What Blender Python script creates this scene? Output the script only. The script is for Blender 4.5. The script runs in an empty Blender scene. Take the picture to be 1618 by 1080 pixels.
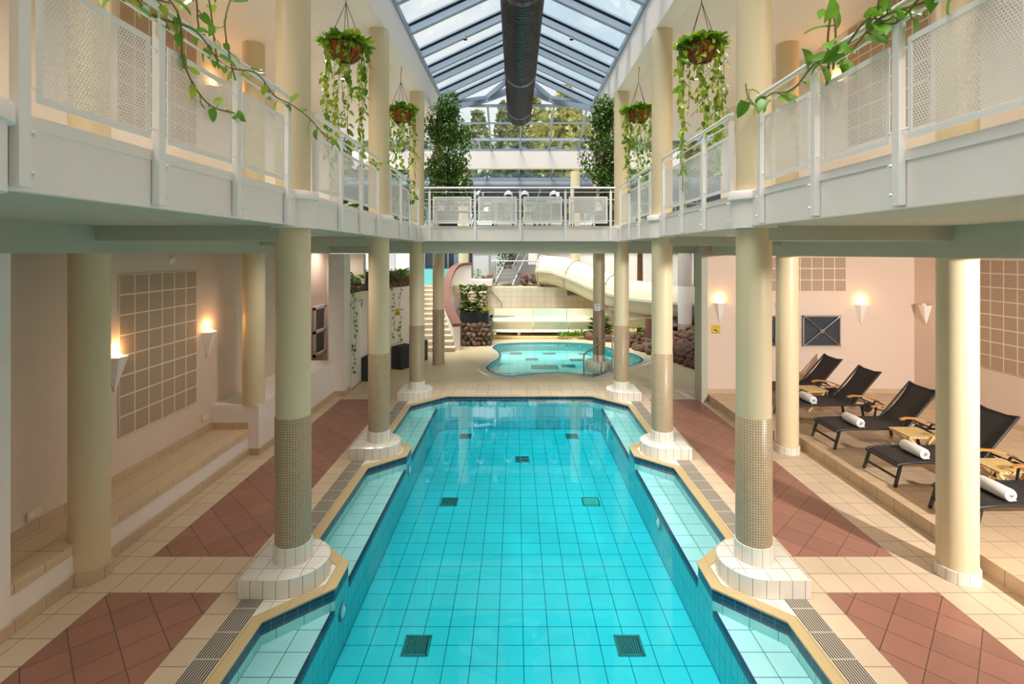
import bpy, bmesh, math, random
from mathutils import Vector, Matrix, noise
from mathutils.geometry import tessellate_polygon
random.seed(7)
PI = math.pi
C = bpy.context.scene.collection
S = bpy.context.scene

# ------------------------------------------------------------------ camera
cam = bpy.data.cameras.new('camera'); cam.lens = 17.8; cam.sensor_width = 36.0
cam.shift_x = -6/1618; cam.shift_y = -140/1618; cam.clip_end = 300; cam.clip_start = .05
camo = bpy.data.objects.new('camera', cam); C.objects.link(camo)
camo.location = (-.08, 0, 3.37); camo.rotation_euler = (PI/2, 0, 0)
S.camera = camo

# ------------------------------------------------------------------ world, sun, exposure
S.view_settings.view_transform = 'Standard'; S.view_settings.look = 'None'
S.view_settings.gamma = 1; S.view_settings.use_curve_mapping = False
S.view_settings.exposure = 0.31
W = bpy.data.worlds.new('sky'); S.world = W; W.use_nodes = True
wn = W.node_tree; wn.nodes.clear()
wo = wn.nodes.new('ShaderNodeOutputWorld'); wb = wn.nodes.new('ShaderNodeBackground')
tc = wn.nodes.new('ShaderNodeTexCoord'); nz = wn.nodes.new('ShaderNodeTexNoise')
nz.inputs['Scale'].default_value = 3.2; nz.inputs['Detail'].default_value = 7; nz.inputs['Roughness'].default_value = .55
mp = wn.nodes.new('ShaderNodeMapping'); mp.inputs['Scale'].default_value = (1, 1, 2.2)
cr = wn.nodes.new('ShaderNodeValToRGB')
cr.color_ramp.elements[0].position = .36; cr.color_ramp.elements[0].color = (.66, .82, .93, 1)
cr.color_ramp.elements[1].position = .60; cr.color_ramp.elements[1].color = (.96, .975, .985, 1)
wn.links.new(tc.outputs['Generated'], mp.inputs[0]); wn.links.new(mp.outputs[0], nz.inputs['Vector'])
wn.links.new(nz.outputs['Fac'], cr.inputs[0]); wn.links.new(cr.outputs[0], wb.inputs['Color'])
wb.inputs['Strength'].default_value = .80
wn.links.new(wb.outputs[0], wo.inputs[0])
sun = bpy.data.lights.new('sun', 'SUN'); sun.energy = 6.0; sun.angle = math.radians(34); sun.color = (1, .96, .90)
suno = bpy.data.objects.new('sun', sun); C.objects.link(suno)
suno.rotation_euler = Vector((.16, .24, -1)).to_track_quat('-Z', 'Y').to_euler()

# ------------------------------------------------------------------ material helpers
class G:
    def __init__(s, m): s.t = m.node_tree; s.n = s.t.nodes; s.l = s.t.links
    def put(s, sock, v):
        if isinstance(v, (int, float)): sock.default_value = v
        elif isinstance(v, tuple): sock.default_value = v[:3] if sock.type == 'VECTOR' else v
        else: s.l.new(v, sock)
    def m(s, op, a, b=None, c=None):
        n = s.n.new('ShaderNodeMath'); n.operation = op
        s.put(n.inputs[0], a)
        if b is not None: s.put(n.inputs[1], b)
        if c is not None: s.put(n.inputs[2], c)
        return n.outputs[0]
    def uv(s, src='UV'):
        n = s.n.new('ShaderNodeTexCoord'); x = s.n.new('ShaderNodeSeparateXYZ')
        s.l.new(n.outputs[src], x.inputs[0]); return x.outputs[0], x.outputs[1], x.outputs[2]
    def comb(s, a, b, c=0.0):
        n = s.n.new('ShaderNodeCombineXYZ'); s.put(n.inputs[0], a); s.put(n.inputs[1], b); s.put(n.inputs[2], c); return n.outputs[0]
    def mix(s, f, a, b):
        n = s.n.new('ShaderNodeMix'); n.data_type = 'RGBA'; s.put(n.inputs[0], f); s.put(n.inputs[6], a); s.put(n.inputs[7], b); return n.outputs[2]
    def noise(s, scale, detail=3, vec=None, src='Object'):
        n = s.n.new('ShaderNodeTexNoise'); n.inputs['Scale'].default_value = scale; n.inputs['Detail'].default_value = detail
        if vec is None:
            t = s.n.new('ShaderNodeTexCoord'); vec = t.outputs[src]
        s.l.new(vec, n.inputs['Vector']); return n.outputs['Fac']
    def bright(s, col, f, amt):
        # multiply colour by 1 + (f-.5)*amt
        k = s.m('MULTIPLY_ADD', f, amt, 1 - amt/2)
        n = s.n.new('ShaderNodeVectorMath'); n.operation = 'SCALE'; s.put(n.inputs[0], col); s.put(n.inputs['Scale'], k); return n.outputs[0]
    def white(s, vec):
        n = s.n.new('ShaderNodeTexWhiteNoise'); n.noise_dimensions = '3D'; s.l.new(vec, n.inputs[0]); return n.outputs[0]
    def bump(s, h, strength, dist=.01):
        n = s.n.new('ShaderNodeBump'); n.inputs['Strength'].default_value = strength; n.inputs['Distance'].default_value = dist
        s.l.new(h, n.inputs['Height']); return n.outputs[0]
    def grid(s, u, v, su, sv, gw, ou=0, ov=0):
        a = s.m('PINGPONG', s.m('SUBTRACT', u, ou), su/2); b = s.m('PINGPONG', s.m('SUBTRACT', v, ov), sv/2)
        return s.m('LESS_THAN', s.m('MINIMUM', a, b), gw/2)
    def cell(s, u, v, su, sv, ou=0, ov=0):
        a = s.m('FLOOR', s.m('DIVIDE', s.m('SUBTRACT', u, ou), su)); b = s.m('FLOOR', s.m('DIVIDE', s.m('SUBTRACT', v, ov), sv))
        return s.white(s.comb(a, b, .5))
def srgb(r, g, b):
    f = lambda c: (c/255/12.92) if c/255 <= .04045 else ((c/255+.055)/1.055)**2.4
    return (f(r), f(g), f(b), 1)
def new(name):
    m = bpy.data.materials.new(name); m.use_nodes = True
    return m, G(m), m.node_tree.nodes['Principled BSDF']
def plain(name, col, rough=.5, metal=0.0, var=.06, scale=6, bump=.0, bscale=60, spec=None, emis=None, estr=0):
    m, g, p = new(name)
    c = g.bright(col, g.noise(scale, 4), var)
    g.put(p.inputs['Base Color'], c); p.inputs['Roughness'].default_value = rough; p.inputs['Metallic'].default_value = metal
    if spec is not None: p.inputs['Specular IOR Level'].default_value = spec
    if bump: g.l.new(g.bump(g.noise(bscale, 3), bump), p.inputs['Normal'])
    if emis: p.inputs['Emission Color'].default_value = emis; p.inputs['Emission Strength'].default_value = estr
    return m
def tile(name, col, gcol, su, sv, gw, rough=.25, var=.08, ou=0, ov=0, absu=False, navy=None, stain=.05):
    m, g, p = new(name); u, v, w = g.uv()
    if absu: u = g.m('ABSOLUTE', u)
    msk = g.grid(u, v, su, sv, gw, ou, ov)
    c = g.bright(col, g.cell(u, v, su, sv, ou, ov), var)
    c = g.bright(c, g.noise(3, 4), stain)
    if navy is not None:
        nc = g.mix(g.grid(u, v, .12, .055, .004, 0, 0), srgb(20, 66, 96), srgb(90, 130, 150))
        c = g.mix(g.m('GREATER_THAN', v, navy), g.mix(msk, c, gcol), nc)
    else: c = g.mix(msk, c, gcol)
    g.put(p.inputs['Base Color'], c); p.inputs['Roughness'].default_value = rough
    g.l.new(g.bump(g.m('SUBTRACT', 1.0, msk), .25, .002), p.inputs['Normal'])
    return m

M = {}
M['plaster'] = plain('white plaster', srgb(236, 222, 208), .75, bump=.12, bscale=90, var=.04)
M['white'] = plain('white paint', srgb(246, 236, 231), .5, bump=.05, bscale=70, var=.03)
M['steelwhite'] = plain('white powder coat', srgb(246, 240, 237), .35, var=.02)
M['soffit'] = plain('pale soffit paint', srgb(190, 190, 172), .7, var=.04)
M['cream'] = plain('cream column paint', srgb(222, 204, 168), .42, var=.04, scale=3)
M['mosaic'] = tile('tan mosaic', srgb(188, 167, 136), srgb(108, 92, 70), .026, .026, .0045, .35, .14)
M['ring'] = tile('white ring tile', srgb(228, 220, 206), srgb(130, 122, 108), .0995, 5, .004, .2, .05)
M['plinth'] = tile('white plinth tile', srgb(228, 220, 208), srgb(104, 98, 90), .125, 5, .005, .15, .05)
M['plinthtop'] = tile('white plinth top tile', srgb(228, 221, 212), srgb(120, 114, 104), .2, .2, .005, .12, .04)
M['skirt'] = tile('beige skirting tile', srgb(206, 180, 150), srgb(140, 120, 100), .3, 5, .005, .4, .1)
M['bench'] = tile('beige bench tile', srgb(222, 196, 164), srgb(128, 104, 82), .3, 5, .006, .4, .12)
M['platform'] = tile('platform tile', srgb(208, 180, 148), srgb(118, 96, 74), .3, .3, .006, .4, .1, ou=4.86, ov=5.03)
M['coping'] = tile('golden beige coping', srgb(200, 174, 128), srgb(140, 120, 88), .25, 5, .004, .3, .1)
M['stonecoping'] = plain('grey beige coping stone', srgb(205, 196, 176), .5, var=.15, scale=12)
M['deep'] = tile('turquoise basin tile', srgb(122, 202, 212), srgb(12, 90, 106), .2714, .27, .008, .25, .05, ov=5.10)
M['deepwall'] = tile('turquoise basin wall tile', srgb(92, 196, 206), srgb(24, 96, 112), .135, .27, .006, .25, .06, ov=-.22)
M['ledge'] = tile('pale ledge tile', srgb(216, 222, 222), srgb(44, 88, 104), .255, .27, .007, .25, .04, ou=1.9, ov=5.37, absu=True)
M['ledgewall'] = tile('alcove wall tile', srgb(178, 222, 220), srgb(60, 130, 140), .255, 5, .006, .25, .05, navy=-.125)
M['navy'] = tile('navy nosing tile', srgb(18, 56, 86), srgb(40, 80, 110), .25, 5, .004, .25, .08)
M['kiddie'] = tile('aqua toddler pool tile', srgb(206, 236, 232), srgb(96, 184, 192), .3, .3, .010, .25, .03)
M['kiddiewall'] = tile('aqua toddler pool wall', srgb(90, 190, 196), srgb(40, 130, 140), .15, .3, .006, .25, .06)
M['walltile'] = tile('cream wall tile', srgb(226, 214, 190), srgb(186, 172, 146), .3, .24, .012, .4, .06)
M['brick'] = tile('red brown coping brick', srgb(136, 90, 78), srgb(98, 66, 58), .07, .5, .008, .6, .12)
M['step'] = plain('beige step stone', srgb(206, 184, 150), .6, var=.12)
M['nosing'] = plain('white step nosing', srgb(244, 238, 222), .5)
M['chrome'] = plain('brushed steel', srgb(190, 190, 192), .28, 1.0)
M['steel'] = plain('grey galvanised steel', srgb(160, 158, 156), .45, .6)
M['frame'] = plain('blue grey roof aluminium', srgb(158, 172, 190), .4, .25, var=.03)
M['gasket'] = plain('dark gasket', srgb(36, 42, 54), .6)
M['black'] = plain('black powder coat', srgb(42, 38, 38), .4, .2)
M['blackmatte'] = plain('matte black planter', srgb(38, 38, 42), .6)
M['rubber'] = plain('black rubber', srgb(20, 20, 20), .7)
M['sling'] = plain('dark woven sling', srgb(44, 38, 38), .7, bump=.3, bscale=300)
M['greysling'] = plain('grey woven sling', srgb(74, 70, 76), .7, bump=.3, bscale=300)
M['teak'] = plain('teak wood', srgb(196, 138, 72), .5, var=.3, scale=18)
M['palewood'] = plain('pale folding table wood', srgb(222, 190, 130), .5, var=.25, scale=18)
M['towel'] = plain('white terry towel', srgb(246, 244, 242), .95, bump=.6, bscale=240)
M['duct'] = plain('anthracite spiral duct', srgb(74, 76, 82), .3, .75, var=.1)
M['nozzle'] = plain('pale grey nozzle', srgb(176, 184, 194), .5, .1)
M['slide'] = plain('ivory fibreglass', srgb(232, 222, 196), .25, var=.04)
M['slidegreen'] = plain('pale green white fibreglass', srgb(210, 222, 204), .25, var=.04)
M['coir'] = plain('coconut fibre liner', srgb(176, 100, 52), .9, var=.6, scale=30, bump=.8, bscale=80)
M['wire'] = plain('dark wire', srgb(48, 40, 34), .5, .5)
M['bark'] = plain('brown bark', srgb(118, 84, 58), .9, var=.4, scale=20, bump=.5, bscale=40)
M['soil'] = plain('dark soil', srgb(70, 54, 42), .95, var=.4, scale=20)
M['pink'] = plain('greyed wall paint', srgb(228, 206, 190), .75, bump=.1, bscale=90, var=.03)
M['paleblue'] = plain('pale blue grey panel', srgb(240, 244, 248), .5, var=.04)
M['dark'] = plain('dark recess', srgb(44, 42, 42), .8)
M['socket'] = plain('ivory plastic', srgb(232, 222, 200), .4)
M['yellow'] = plain('yellow sign enamel', srgb(238, 206, 30), .4)
M['ink'] = plain('dark print', srgb(52, 36, 30), .5)
M['signwhite'] = plain('white sign sheet', srgb(240, 240, 244), .4)
M['matteal'] = plain('teal drain cover', srgb(60, 120, 120), .4, var=.3, scale=40)
M['fitting'] = plain('pale light grille', srgb(206, 222, 200), .3, var=.2, scale=60)
M['grass'] = plain('grass bank', srgb(96, 128, 56), .9, var=.5, scale=.6)
M['stone'] = plain('low stone wall', srgb(128, 112, 96), .9, var=.5, scale=9)
def rockmat(n, a, b):
    m, g, p = new(n)
    g.put(p.inputs['Base Color'], g.bright(g.mix(g.noise(2.5, 4), a, b), g.noise(14, 5), .6)); p.inputs['Roughness'].default_value = .85
    g.l.new(g.bump(g.noise(25, 5), .5, .01), p.inputs['Normal']); return m
M['rock1'] = rockmat('brown boulder', srgb(132, 100, 78), srgb(80, 62, 52))
M['rock2'] = rockmat('reddish boulder', srgb(140, 94, 68), srgb(90, 64, 52))
M['rock3'] = rockmat('grey tan boulder', srgb(138, 116, 98), srgb(88, 76, 68))
def leafmat(n, a, b, scale=14):
    m, g, p = new(n)
    c = g.mix(g.noise(scale, 2), a, b)
    g.put(p.inputs['Base Color'], c); p.inputs['Roughness'].default_value = .38
    tr = g.n.new('ShaderNodeBsdfTranslucent'); g.l.new(c, tr.inputs[0])
    mx = g.n.new('ShaderNodeMixShader'); mx.inputs[0].default_value = .3
    g.l.new(p.outputs[0], mx.inputs[1]); g.l.new(tr.outputs[0], mx.inputs[2])
    g.l.new(mx.outputs[0], g.n['Material Output'].inputs[0]); return m
M['pothos'] = leafmat('yellow green pothos leaf', srgb(206, 216, 70), srgb(104, 156, 34), 9)
M['pothosdeep'] = leafmat('green pothos leaf', srgb(128, 176, 44), srgb(62, 118, 26), 7)
M['ficus'] = leafmat('dark green ficus leaf', srgb(96, 130, 44), srgb(44, 76, 26), 5)
M['autumn'] = leafmat('olive outdoor foliage', srgb(196, 180, 84), srgb(108, 128, 60), .5)
M['conifer'] = leafmat('grey green outdoor foliage', srgb(150, 160, 108), srgb(100, 118, 78), .5)
M['stem'] = plain('green brown stem', srgb(120, 112, 52), .6)

# deck: beige tile, diagonal red fields, stone behind, all from the position on the floor
m, g, p = new('pool deck'); u, v, w = g.uv(); au = g.m('ABSOLUTE', u)
beige = g.bright(srgb(220, 196, 168), g.cell(au, v, .28, .3, 3.0, 5.03), .09)
beige = g.bright(beige, g.noise(2.2, 4), .14)
beige = g.mix(g.grid(au, v, .28, .3, .007, 3.0, 5.03), beige, srgb(128, 106, 84))
a = g.m('MULTIPLY', g.m('ADD', au, v), .70710678); b = g.m('MULTIPLY', g.m('SUBTRACT', au, v), .70710678)
red = g.bright(srgb(160, 110, 94), g.cell(a, b, .305, .305, 6.1, 0), .16)
red = g.bright(red, g.noise(3, 5), .2)
st = g.m('MULTIPLY', g.m('GREATER_THAN', g.noise(4.2, 2), .66), g.m('GREATER_THAN', v, 7.0))
red = g.mix(g.m('MULTIPLY', st, .35), red, srgb(120, 62, 40))
red = g.mix(g.grid(a, b, .305, .305, .008, 6.1, 0), red, srgb(92, 66, 56))
inx = g.m('MULTIPLY', g.m('GREATER_THAN', au, 3.0), g.m('LESS_THAN', au, 4.12))
iny = g.m('ADD', g.m('MULTIPLY', g.m('GREATER_THAN', v, 5.63), g.m('LESS_THAN', v, 11.7)), g.m('LESS_THAN', v, 5.03))
c = g.mix(g.m('MULTIPLY', inx, iny), beige, red)
wt = g.mix(g.grid(au, v, .34, .2, .006, 2.42, 5.3), srgb(236, 228, 214), srgb(160, 150, 136))
c = g.mix(g.m('MULTIPLY', g.m('LESS_THAN', au, 2.755), g.m('LESS_THAN', v, 11.7)), c, wt)
stone = g.bright(srgb(222, 200, 162), g.noise(.9, 6), .22)
c = g.mix(g.m('GREATER_THAN', v, 12.96), c, stone)
g.put(p.inputs['Base Color'], c); p.inputs['Roughness'].default_value = .42
M['deck'] = m
# acoustic wall panel: square tiles of fine slots
m, g, p = new('perforated acoustic tile'); u, v, w = g.uv()
hol = g.m('MULTIPLY', g.m('LESS_THAN', g.m('PINGPONG', u, .0105), .0065), g.m('LESS_THAN', g.m('PINGPONG', v, .0065), .0035))
c = g.mix(hol, srgb(208, 180, 154), srgb(104, 78, 60))
c = g.mix(g.grid(u, v, .262, .262, .02), c, srgb(232, 216, 200))
g.put(p.inputs['Base Color'], c); p.inputs['Roughness'].default_value = .7
M['acoustic'] = m
# perforated sheet metal
m, g, p = new('perforated white sheet'); u, v, w = g.uv()
P_, H_ = .0200, .0346
def dist(ou, ov):
    a = g.m('PINGPONG', g.m('ADD', u, ou), P_/2); b = g.m('PINGPONG', g.m('ADD', v, ov), H_/2)
    return g.m('SQRT', g.m('ADD', g.m('MULTIPLY', a, a), g.m('MULTIPLY', b, b)))
hole = g.m('LESS_THAN', g.m('MINIMUM', dist(0, 0), dist(P_/2, H_/2)), .0067)
g.put(p.inputs['Base Color'], srgb(244, 240, 238)); p.inputs['Roughness'].default_value = .4
g.l.new(g.m('SUBTRACT', 1.0, hole), p.inputs['Alpha'])
M['perf'] = m
# overflow grate slats
m, g, p = new('grey grate slats'); u, v, w = g.uv()
s1 = g.m('LESS_THAN', g.m('PINGPONG', u, .011), .0045)
s2 = g.m('LESS_THAN', g.m('PINGPONG', v, .15), .006)
c = g.mix(g.m('MAXIMUM', s1, s2), srgb(70, 62, 54), srgb(206, 196, 180))
g.put(p.inputs['Base Color'], c); p.inputs['Roughness'].default_value = .5
M['grate'] = m
def glass(name, tint, f0=.05, kf=.6, rough=.0):
    m = bpy.data.materials.new(name); m.use_nodes = True; t = m.node_tree; t.nodes.clear(); g = G(m)
    o = t.nodes.new('ShaderNodeOutputMaterial'); tr = t.nodes.new('ShaderNodeBsdfTransparent'); gl = t.nodes.new('ShaderNodeBsdfGlossy')
    g.put(tr.inputs[0], g.bright(tint, g.noise(1.5, 3), .06)); gl.inputs['Roughness'].default_value = rough; gl.inputs[0].default_value = (1, 1, 1, 1)
    ge = t.nodes.new('ShaderNodeNewGeometry'); dt = t.nodes.new('ShaderNodeVectorMath'); dt.operation = 'DOT_PRODUCT'
    t.links.new(ge.outputs['Incoming'], dt.inputs[0]); t.links.new(ge.outputs['Normal'], dt.inputs[1])
    cs = g.m('SUBTRACT', 1.0, g.m('ABSOLUTE', dt.outputs['Value'])); fc = g.m('MULTIPLY_ADD', g.m('POWER', cs, 5.0), .96*kf, f0)
    mx = t.nodes.new('ShaderNodeMixShader')
    t.links.new(fc, mx.inputs[0])
    t.links.new(tr.outputs[0], mx.inputs[1]); t.links.new(gl.outputs[0], mx.inputs[2]); t.links.new(mx.outputs[0], o.inputs[0])
    return m, g, t, gl, dt, o
M['glass'] = glass('clear roof glass', (.93, .97, .97, 1))[0]
M['darkglass'] = plain('dark window glass', srgb(58, 66, 76), .08, var=.2, scale=2)
wm, g, t, gl, dt, o = glass('pool water', (.95, .99, .99, 1), .03, .9, rough=.01)
bn = g.bump(g.noise(2.2, 3), .10, .02); t.links.new(bn, gl.inputs['Normal']); t.links.new(bn, dt.inputs[1])
va = t.nodes.new('ShaderNodeVolumeAbsorption'); va.inputs['Color'].default_value = (.0, .93, .965, 1); va.inputs['Density'].default_value = 1.05
t.links.new(va.outputs[0], o.inputs[1])
M['water'] = wm
M['shallow'] = wm.copy(); M['shallow'].name = 'toddler pool water'
for nd in M['shallow'].node_tree.nodes:
    if nd.type == 'VOLUME_ABSORPTION': nd.inputs['Density'].default_value = .8

# ------------------------------------------------------------------ mesh helpers
class MB:
    def __init__(s): s.v = []; s.f = []; s.uv = []; s.mi = []; s.sm = []
    def face(s, idx, uvs=None, mi=0, smooth=False):
        s.f.append(tuple(idx)); s.uv.append(uvs); s.mi.append(mi); s.sm.append(smooth)
    def add(s, co): s.v.append(Vector(co)); return len(s.v)-1
    def quad(s, pts, mi=0, uvs=None):
        i = [s.add(p) for p in pts]; s.face(i, uvs, mi); return s
    def box(s, x0, x1, y0, y1, z0, z1, mi=0, mat=None):
        if x0 > x1: x0, x1 = x1, x0
        if y0 > y1: y0, y1 = y1, y0
        b = [(x0,y0,z0),(x1,y0,z0),(x1,y1,z0),(x0,y1,z0),(x0,y0,z1),(x1,y0,z1),(x1,y1,z1),(x0,y1,z1)]
        if mat is not None: b = [mat @ Vector(p) for p in b]
        k = [s.add(p) for p in b]
        for q in ((0,3,2,1),(4,5,6,7),(0,1,5,4),(1,2,6,5),(2,3,7,6),(3,0,4,7)): s.face([k[j] for j in q], None, mi)
        return s
    def prism(s, poly, z0, z1, mi=0, top=True, bottom=True, mtop=None):
        n = len(poly); a = [s.add((x, y, z0)) for x, y in poly]; b = [s.add((x, y, z1)) for x, y in poly]
        L = 0
        for i in range(n):
            j = (i+1) % n; l = (Vector(poly[i])-Vector(poly[j])).length
            s.face((a[i], a[j], b[j], b[i]), [(L,z0),(L+l,z0),(L+l,z1),(L,z1)], mi); L += l
        if top: s.cap([(x, y, z1) for x, y in poly], mtop if mtop is not None else mi)
        if bottom: s.cap([(x, y, z0) for x, y in poly], mi, flip=True)
        return s
    def cap(s, pts, mi=0, flip=False, holes=()):
        loops = [[Vector(p) for p in pts]] + [[Vector(p) for p in h] for h in holes]
        allp = [p for l in loops for p in l]; k = [s.add(p) for p in allp]
        for t in tessellate_polygon(loops):
            a, b, c = [allp[i] for i in t]
            nrm = (b-a).cross(c-a)
            t = list(t)
            if (nrm.z < 0) != flip: t.reverse()
            s.face([k[i] for i in t], None, mi)
        return s
    def wall(s, pts, z0, z1, mi=0, closed=False, L0=0):
        # vertical ribbon; uv u = length, v = z
        n = len(pts); L = L0
        for i in range(n if closed else n-1):
            p, q = pts[i], pts[(i+1) % n]; l = math.dist(p, q)
            k = [s.add((p[0],p[1],z0)), s.add((q[0],q[1],z0)), s.add((q[0],q[1],z1)), s.add((p[0],p[1],z1))]
            s.face(k, [(L,z0),(L+l,z0),(L+l,z1),(L,z1)], mi); L += l
        return s
    def lathe(s, prof, n=32, c=(0,0,0), mi=0, smooth=True, axis='Z', a0=0, a1=2*PI, mat=None):
        rows = []; full = abs(a1-a0-2*PI) < 1e-6; cols = n if full else n+1
        for r, z in prof:
            row = []
            for i in range(cols):
                a = a0+(a1-a0)*i/n; x, y, zz = r*math.cos(a), r*math.sin(a), z
                p = Vector((x, y, zz)) if axis == 'Z' else (Vector((zz, x, y)) if axis == 'X' else Vector((x, zz, y)))
                p = p + Vector(c)
                if mat is not None: p = mat @ p
                row.append(s.add(p))
            rows.append(row)
        for j in range(len(prof)-1):
            r = max(prof[j][0], prof[j+1][0])
            for i in range(n):
                i2 = (i+1) % cols; ua, ub = r*(a1-a0)*i/n, r*(a1-a0)*(i+1)/n
                s.face((rows[j][i], rows[j][i2], rows[j+1][i2], rows[j+1][i]), [(ua,prof[j][1]),(ub,prof[j][1]),(ub,prof[j+1][1]),(ua,prof[j+1][1])], mi, smooth)
        return s
    def disc(s, c, r, n=24, mi=0, flip=False):
        k = [s.add((c[0]+r*math.cos(2*PI*i/n), c[1]+r*math.sin(2*PI*i/n), c[2])) for i in range(n)]
        s.face(k[::-1] if flip else k, None, mi); return s
    def tube(s, pts, r, n=8, mi=0, cap=True, closed=False):
        P = [Vector(p) for p in pts]; m = len(P)
        rr = r if isinstance(r, (list, tuple)) else [r]*m
        rows = []; up = Vector((0, 0, 1)); prev = None
        for i in range(m):
            if closed: t = (P[(i+1) % m]-P[i-1])
            else: t = (P[min(i+1, m-1)]-P[max(i-1, 0)])
            if t.length < 1e-9: t = Vector((0, 0, 1))
            t.normalize()
            if prev is None:
                a = t.cross(up)
                if a.length < .05: a = t.cross(Vector((1, 0, 0)))
            else: a = prev - t*prev.dot(t)
            a.normalize(); prev = a; b = t.cross(a)
            rows.append([s.add(P[i]+a*rr[i]*math.cos(2*PI*k/n)+b*rr[i]*math.sin(2*PI*k/n)) for k in range(n)])
        for i in range(m if closed else m-1):
            A, B = rows[i], rows[(i+1) % m]
            for k in range(n): s.face((A[k], B[k], B[(k+1) % n], A[(k+1) % n]), None, mi, True)
        if cap and not closed: s.face(rows[0], None, mi); s.face(rows[-1][::-1], None, mi)
        return s
    def bar(s, p, q, w, h, mi=0):
        # rectangular bar from p to q, w = horizontal width, h = other
        p, q = Vector(p), Vector(q); t = (q-p).normalized()
        a = t.cross(Vector((0, 0, 1)))
        if a.length < .05: a = Vector((1, 0, 0))
        a.normalize(); b = a.cross(t)
        k = [s.add(o+a*w/2*x+b*h/2*y) for o in (p, q) for x, y in ((-1,-1),(1,-1),(1,1),(-1,1))]
        for f in ((0,1,2,3),(7,6,5,4),(0,4,5,1),(1,5,6,2),(2,6,7,3),(3,7,4,0)): s.face([k[j] for j in f], None, mi)
        return s
    def build(s, name, mats, parent=None, bevel=0, loc=None):
        me = bpy.data.meshes.new(name)
        me.from_pydata([tuple(v) for v in s.v], [], s.f)
        if not isinstance(mats, (list, tuple)): mats = [mats]
        for mm in mats: me.materials.append(M[mm] if isinstance(mm, str) else mm)
        ul = me.uv_layers.new(name='UVMap')
        for pi, pol in enumerate(me.polygons):
            pol.material_index = s.mi[pi]; pol.use_smooth = s.sm[pi]
            u = s.uv[pi]
            if u is None:
                nn = pol.normal; ax = max(range(3), key=lambda i: abs(nn[i]))
                for li in pol.loop_indices:
                    co = s.v[me.loops[li].vertex_index]
                    ul.data[li].uv = (co.y, co.z) if ax == 0 else ((co.x, co.z) if ax == 1 else (co.x, co.y))
            else:
                for q, li in enumerate(pol.loop_indices): ul.data[li].uv = u[q]
        me.update(); me.set_sharp_from_angle(angle=.9)
        o = bpy.data.objects.new(name, me); C.objects.link(o)
        if parent: o.parent = parent
        if loc: o.location = loc
        if bevel:
            b = o.modifiers.new('bevel', 'BEVEL'); b.width = bevel; b.segments = 2; b.limit_method = 'ANGLE'; b.angle_limit = .7
        return o
def tag(o, label=None, cat=None, group=None, kind=None):
    if label: o['label'] = label
    if cat: o['category'] = cat
    if group: o['group'] = group
    if kind: o['kind'] = kind
    return o
def thing(name, label, cat, loc=(0,0,0), rz=0, group=None):
    o = bpy.data.objects.new(name, None); C.objects.link(o); o.location = loc; o.rotation_euler = (0, 0, rz)
    o.empty_display_size = .1
    return tag(o, label, cat, group)
def struct(name, mb, mats, bevel=0):
    return tag(mb.build(name, mats, None, bevel), kind='structure')
def dup(root, loc, rz=None, label=None, group=None, scale=None):
    r = root.copy(); C.objects.link(r); r.location = loc
    if rz is not None: r.rotation_euler = (0, 0, rz)
    if label: r['label'] = label
    if group: r['group'] = group
    if scale: r.scale = scale
    for ch in list(root.children):
        c = ch.copy(); C.objects.link(c); c.parent = r
        for gg in list(ch.children):
            d = gg.copy(); C.objects.link(d); d.parent = c
    return r
def lamp(kind, name, loc, energy, color, aim=None, size=.1, spot=None, blend=.5, parent=None):
    L = bpy.data.lights.new(name, kind); L.energy = energy; L.color = color
    if kind == 'AREA': L.shape = 'DISK'; L.size = size
    else: L.shadow_soft_size = size
    if kind == 'SPOT': L.spot_size = spot; L.spot_blend = blend
    o = bpy.data.objects.new(name, L); C.objects.link(o); o.location = loc
    if aim is not None: o.rotation_euler = Vector(aim).to_track_quat('-Z', 'Y').to_euler()
    if parent: o.parent = parent
    return o

# ================================================================== LARGE STRUCTURE
COLY = [2.0, 5.3, 8.62, 11.93]
WX = 2.41
def mirror(l): return [(-x, y) for x, y in reversed(l)]
rightside = [(2.41,-2.5),(2.41,1.3),(1.9,1.8),(1.9,2.2),(2.41,2.67),(2.41,4.63),(1.9,5.1),(1.9,5.5),(2.41,5.97),(2.41,7.95),(1.9,8.42),(1.9,8.82),(2.41,9.29),(2.41,11.2),(1.69,11.93)]
outline = rightside + mirror(rightside)        # counter-clockwise from the near right corner
def offset(poly, d):
    out = []; n = len(poly)
    for i in range(n):
        p0, p1, p2 = Vector(poly[i-1]), Vector(poly[i]), Vector(poly[(i+1) % n])
        a = (p1-p0).normalized(); b = (p2-p1).normalized()
        na = Vector((a.y, -a.x)); nb = Vector((b.y, -b.x)); k = (na+nb); k = k/max(k.dot(na), .3)
        out.append(tuple(p1+k*d))
    return out
def smooth_closed(pts, sub=4):
    out = []; n = len(pts)
    for i in range(n):
        p0, p1, p2, p3 = [Vector(pts[(i+k-1) % n]) for k in range(4)]
        for s_ in range(sub):
            t = s_/sub
            out.append(tuple(.5*((2*p1)+(p2-p0)*t+(2*p0-5*p1+4*p2-p3)*t*t+(3*p1-p0-3*p2+p3)*t**3)))
    return out
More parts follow.
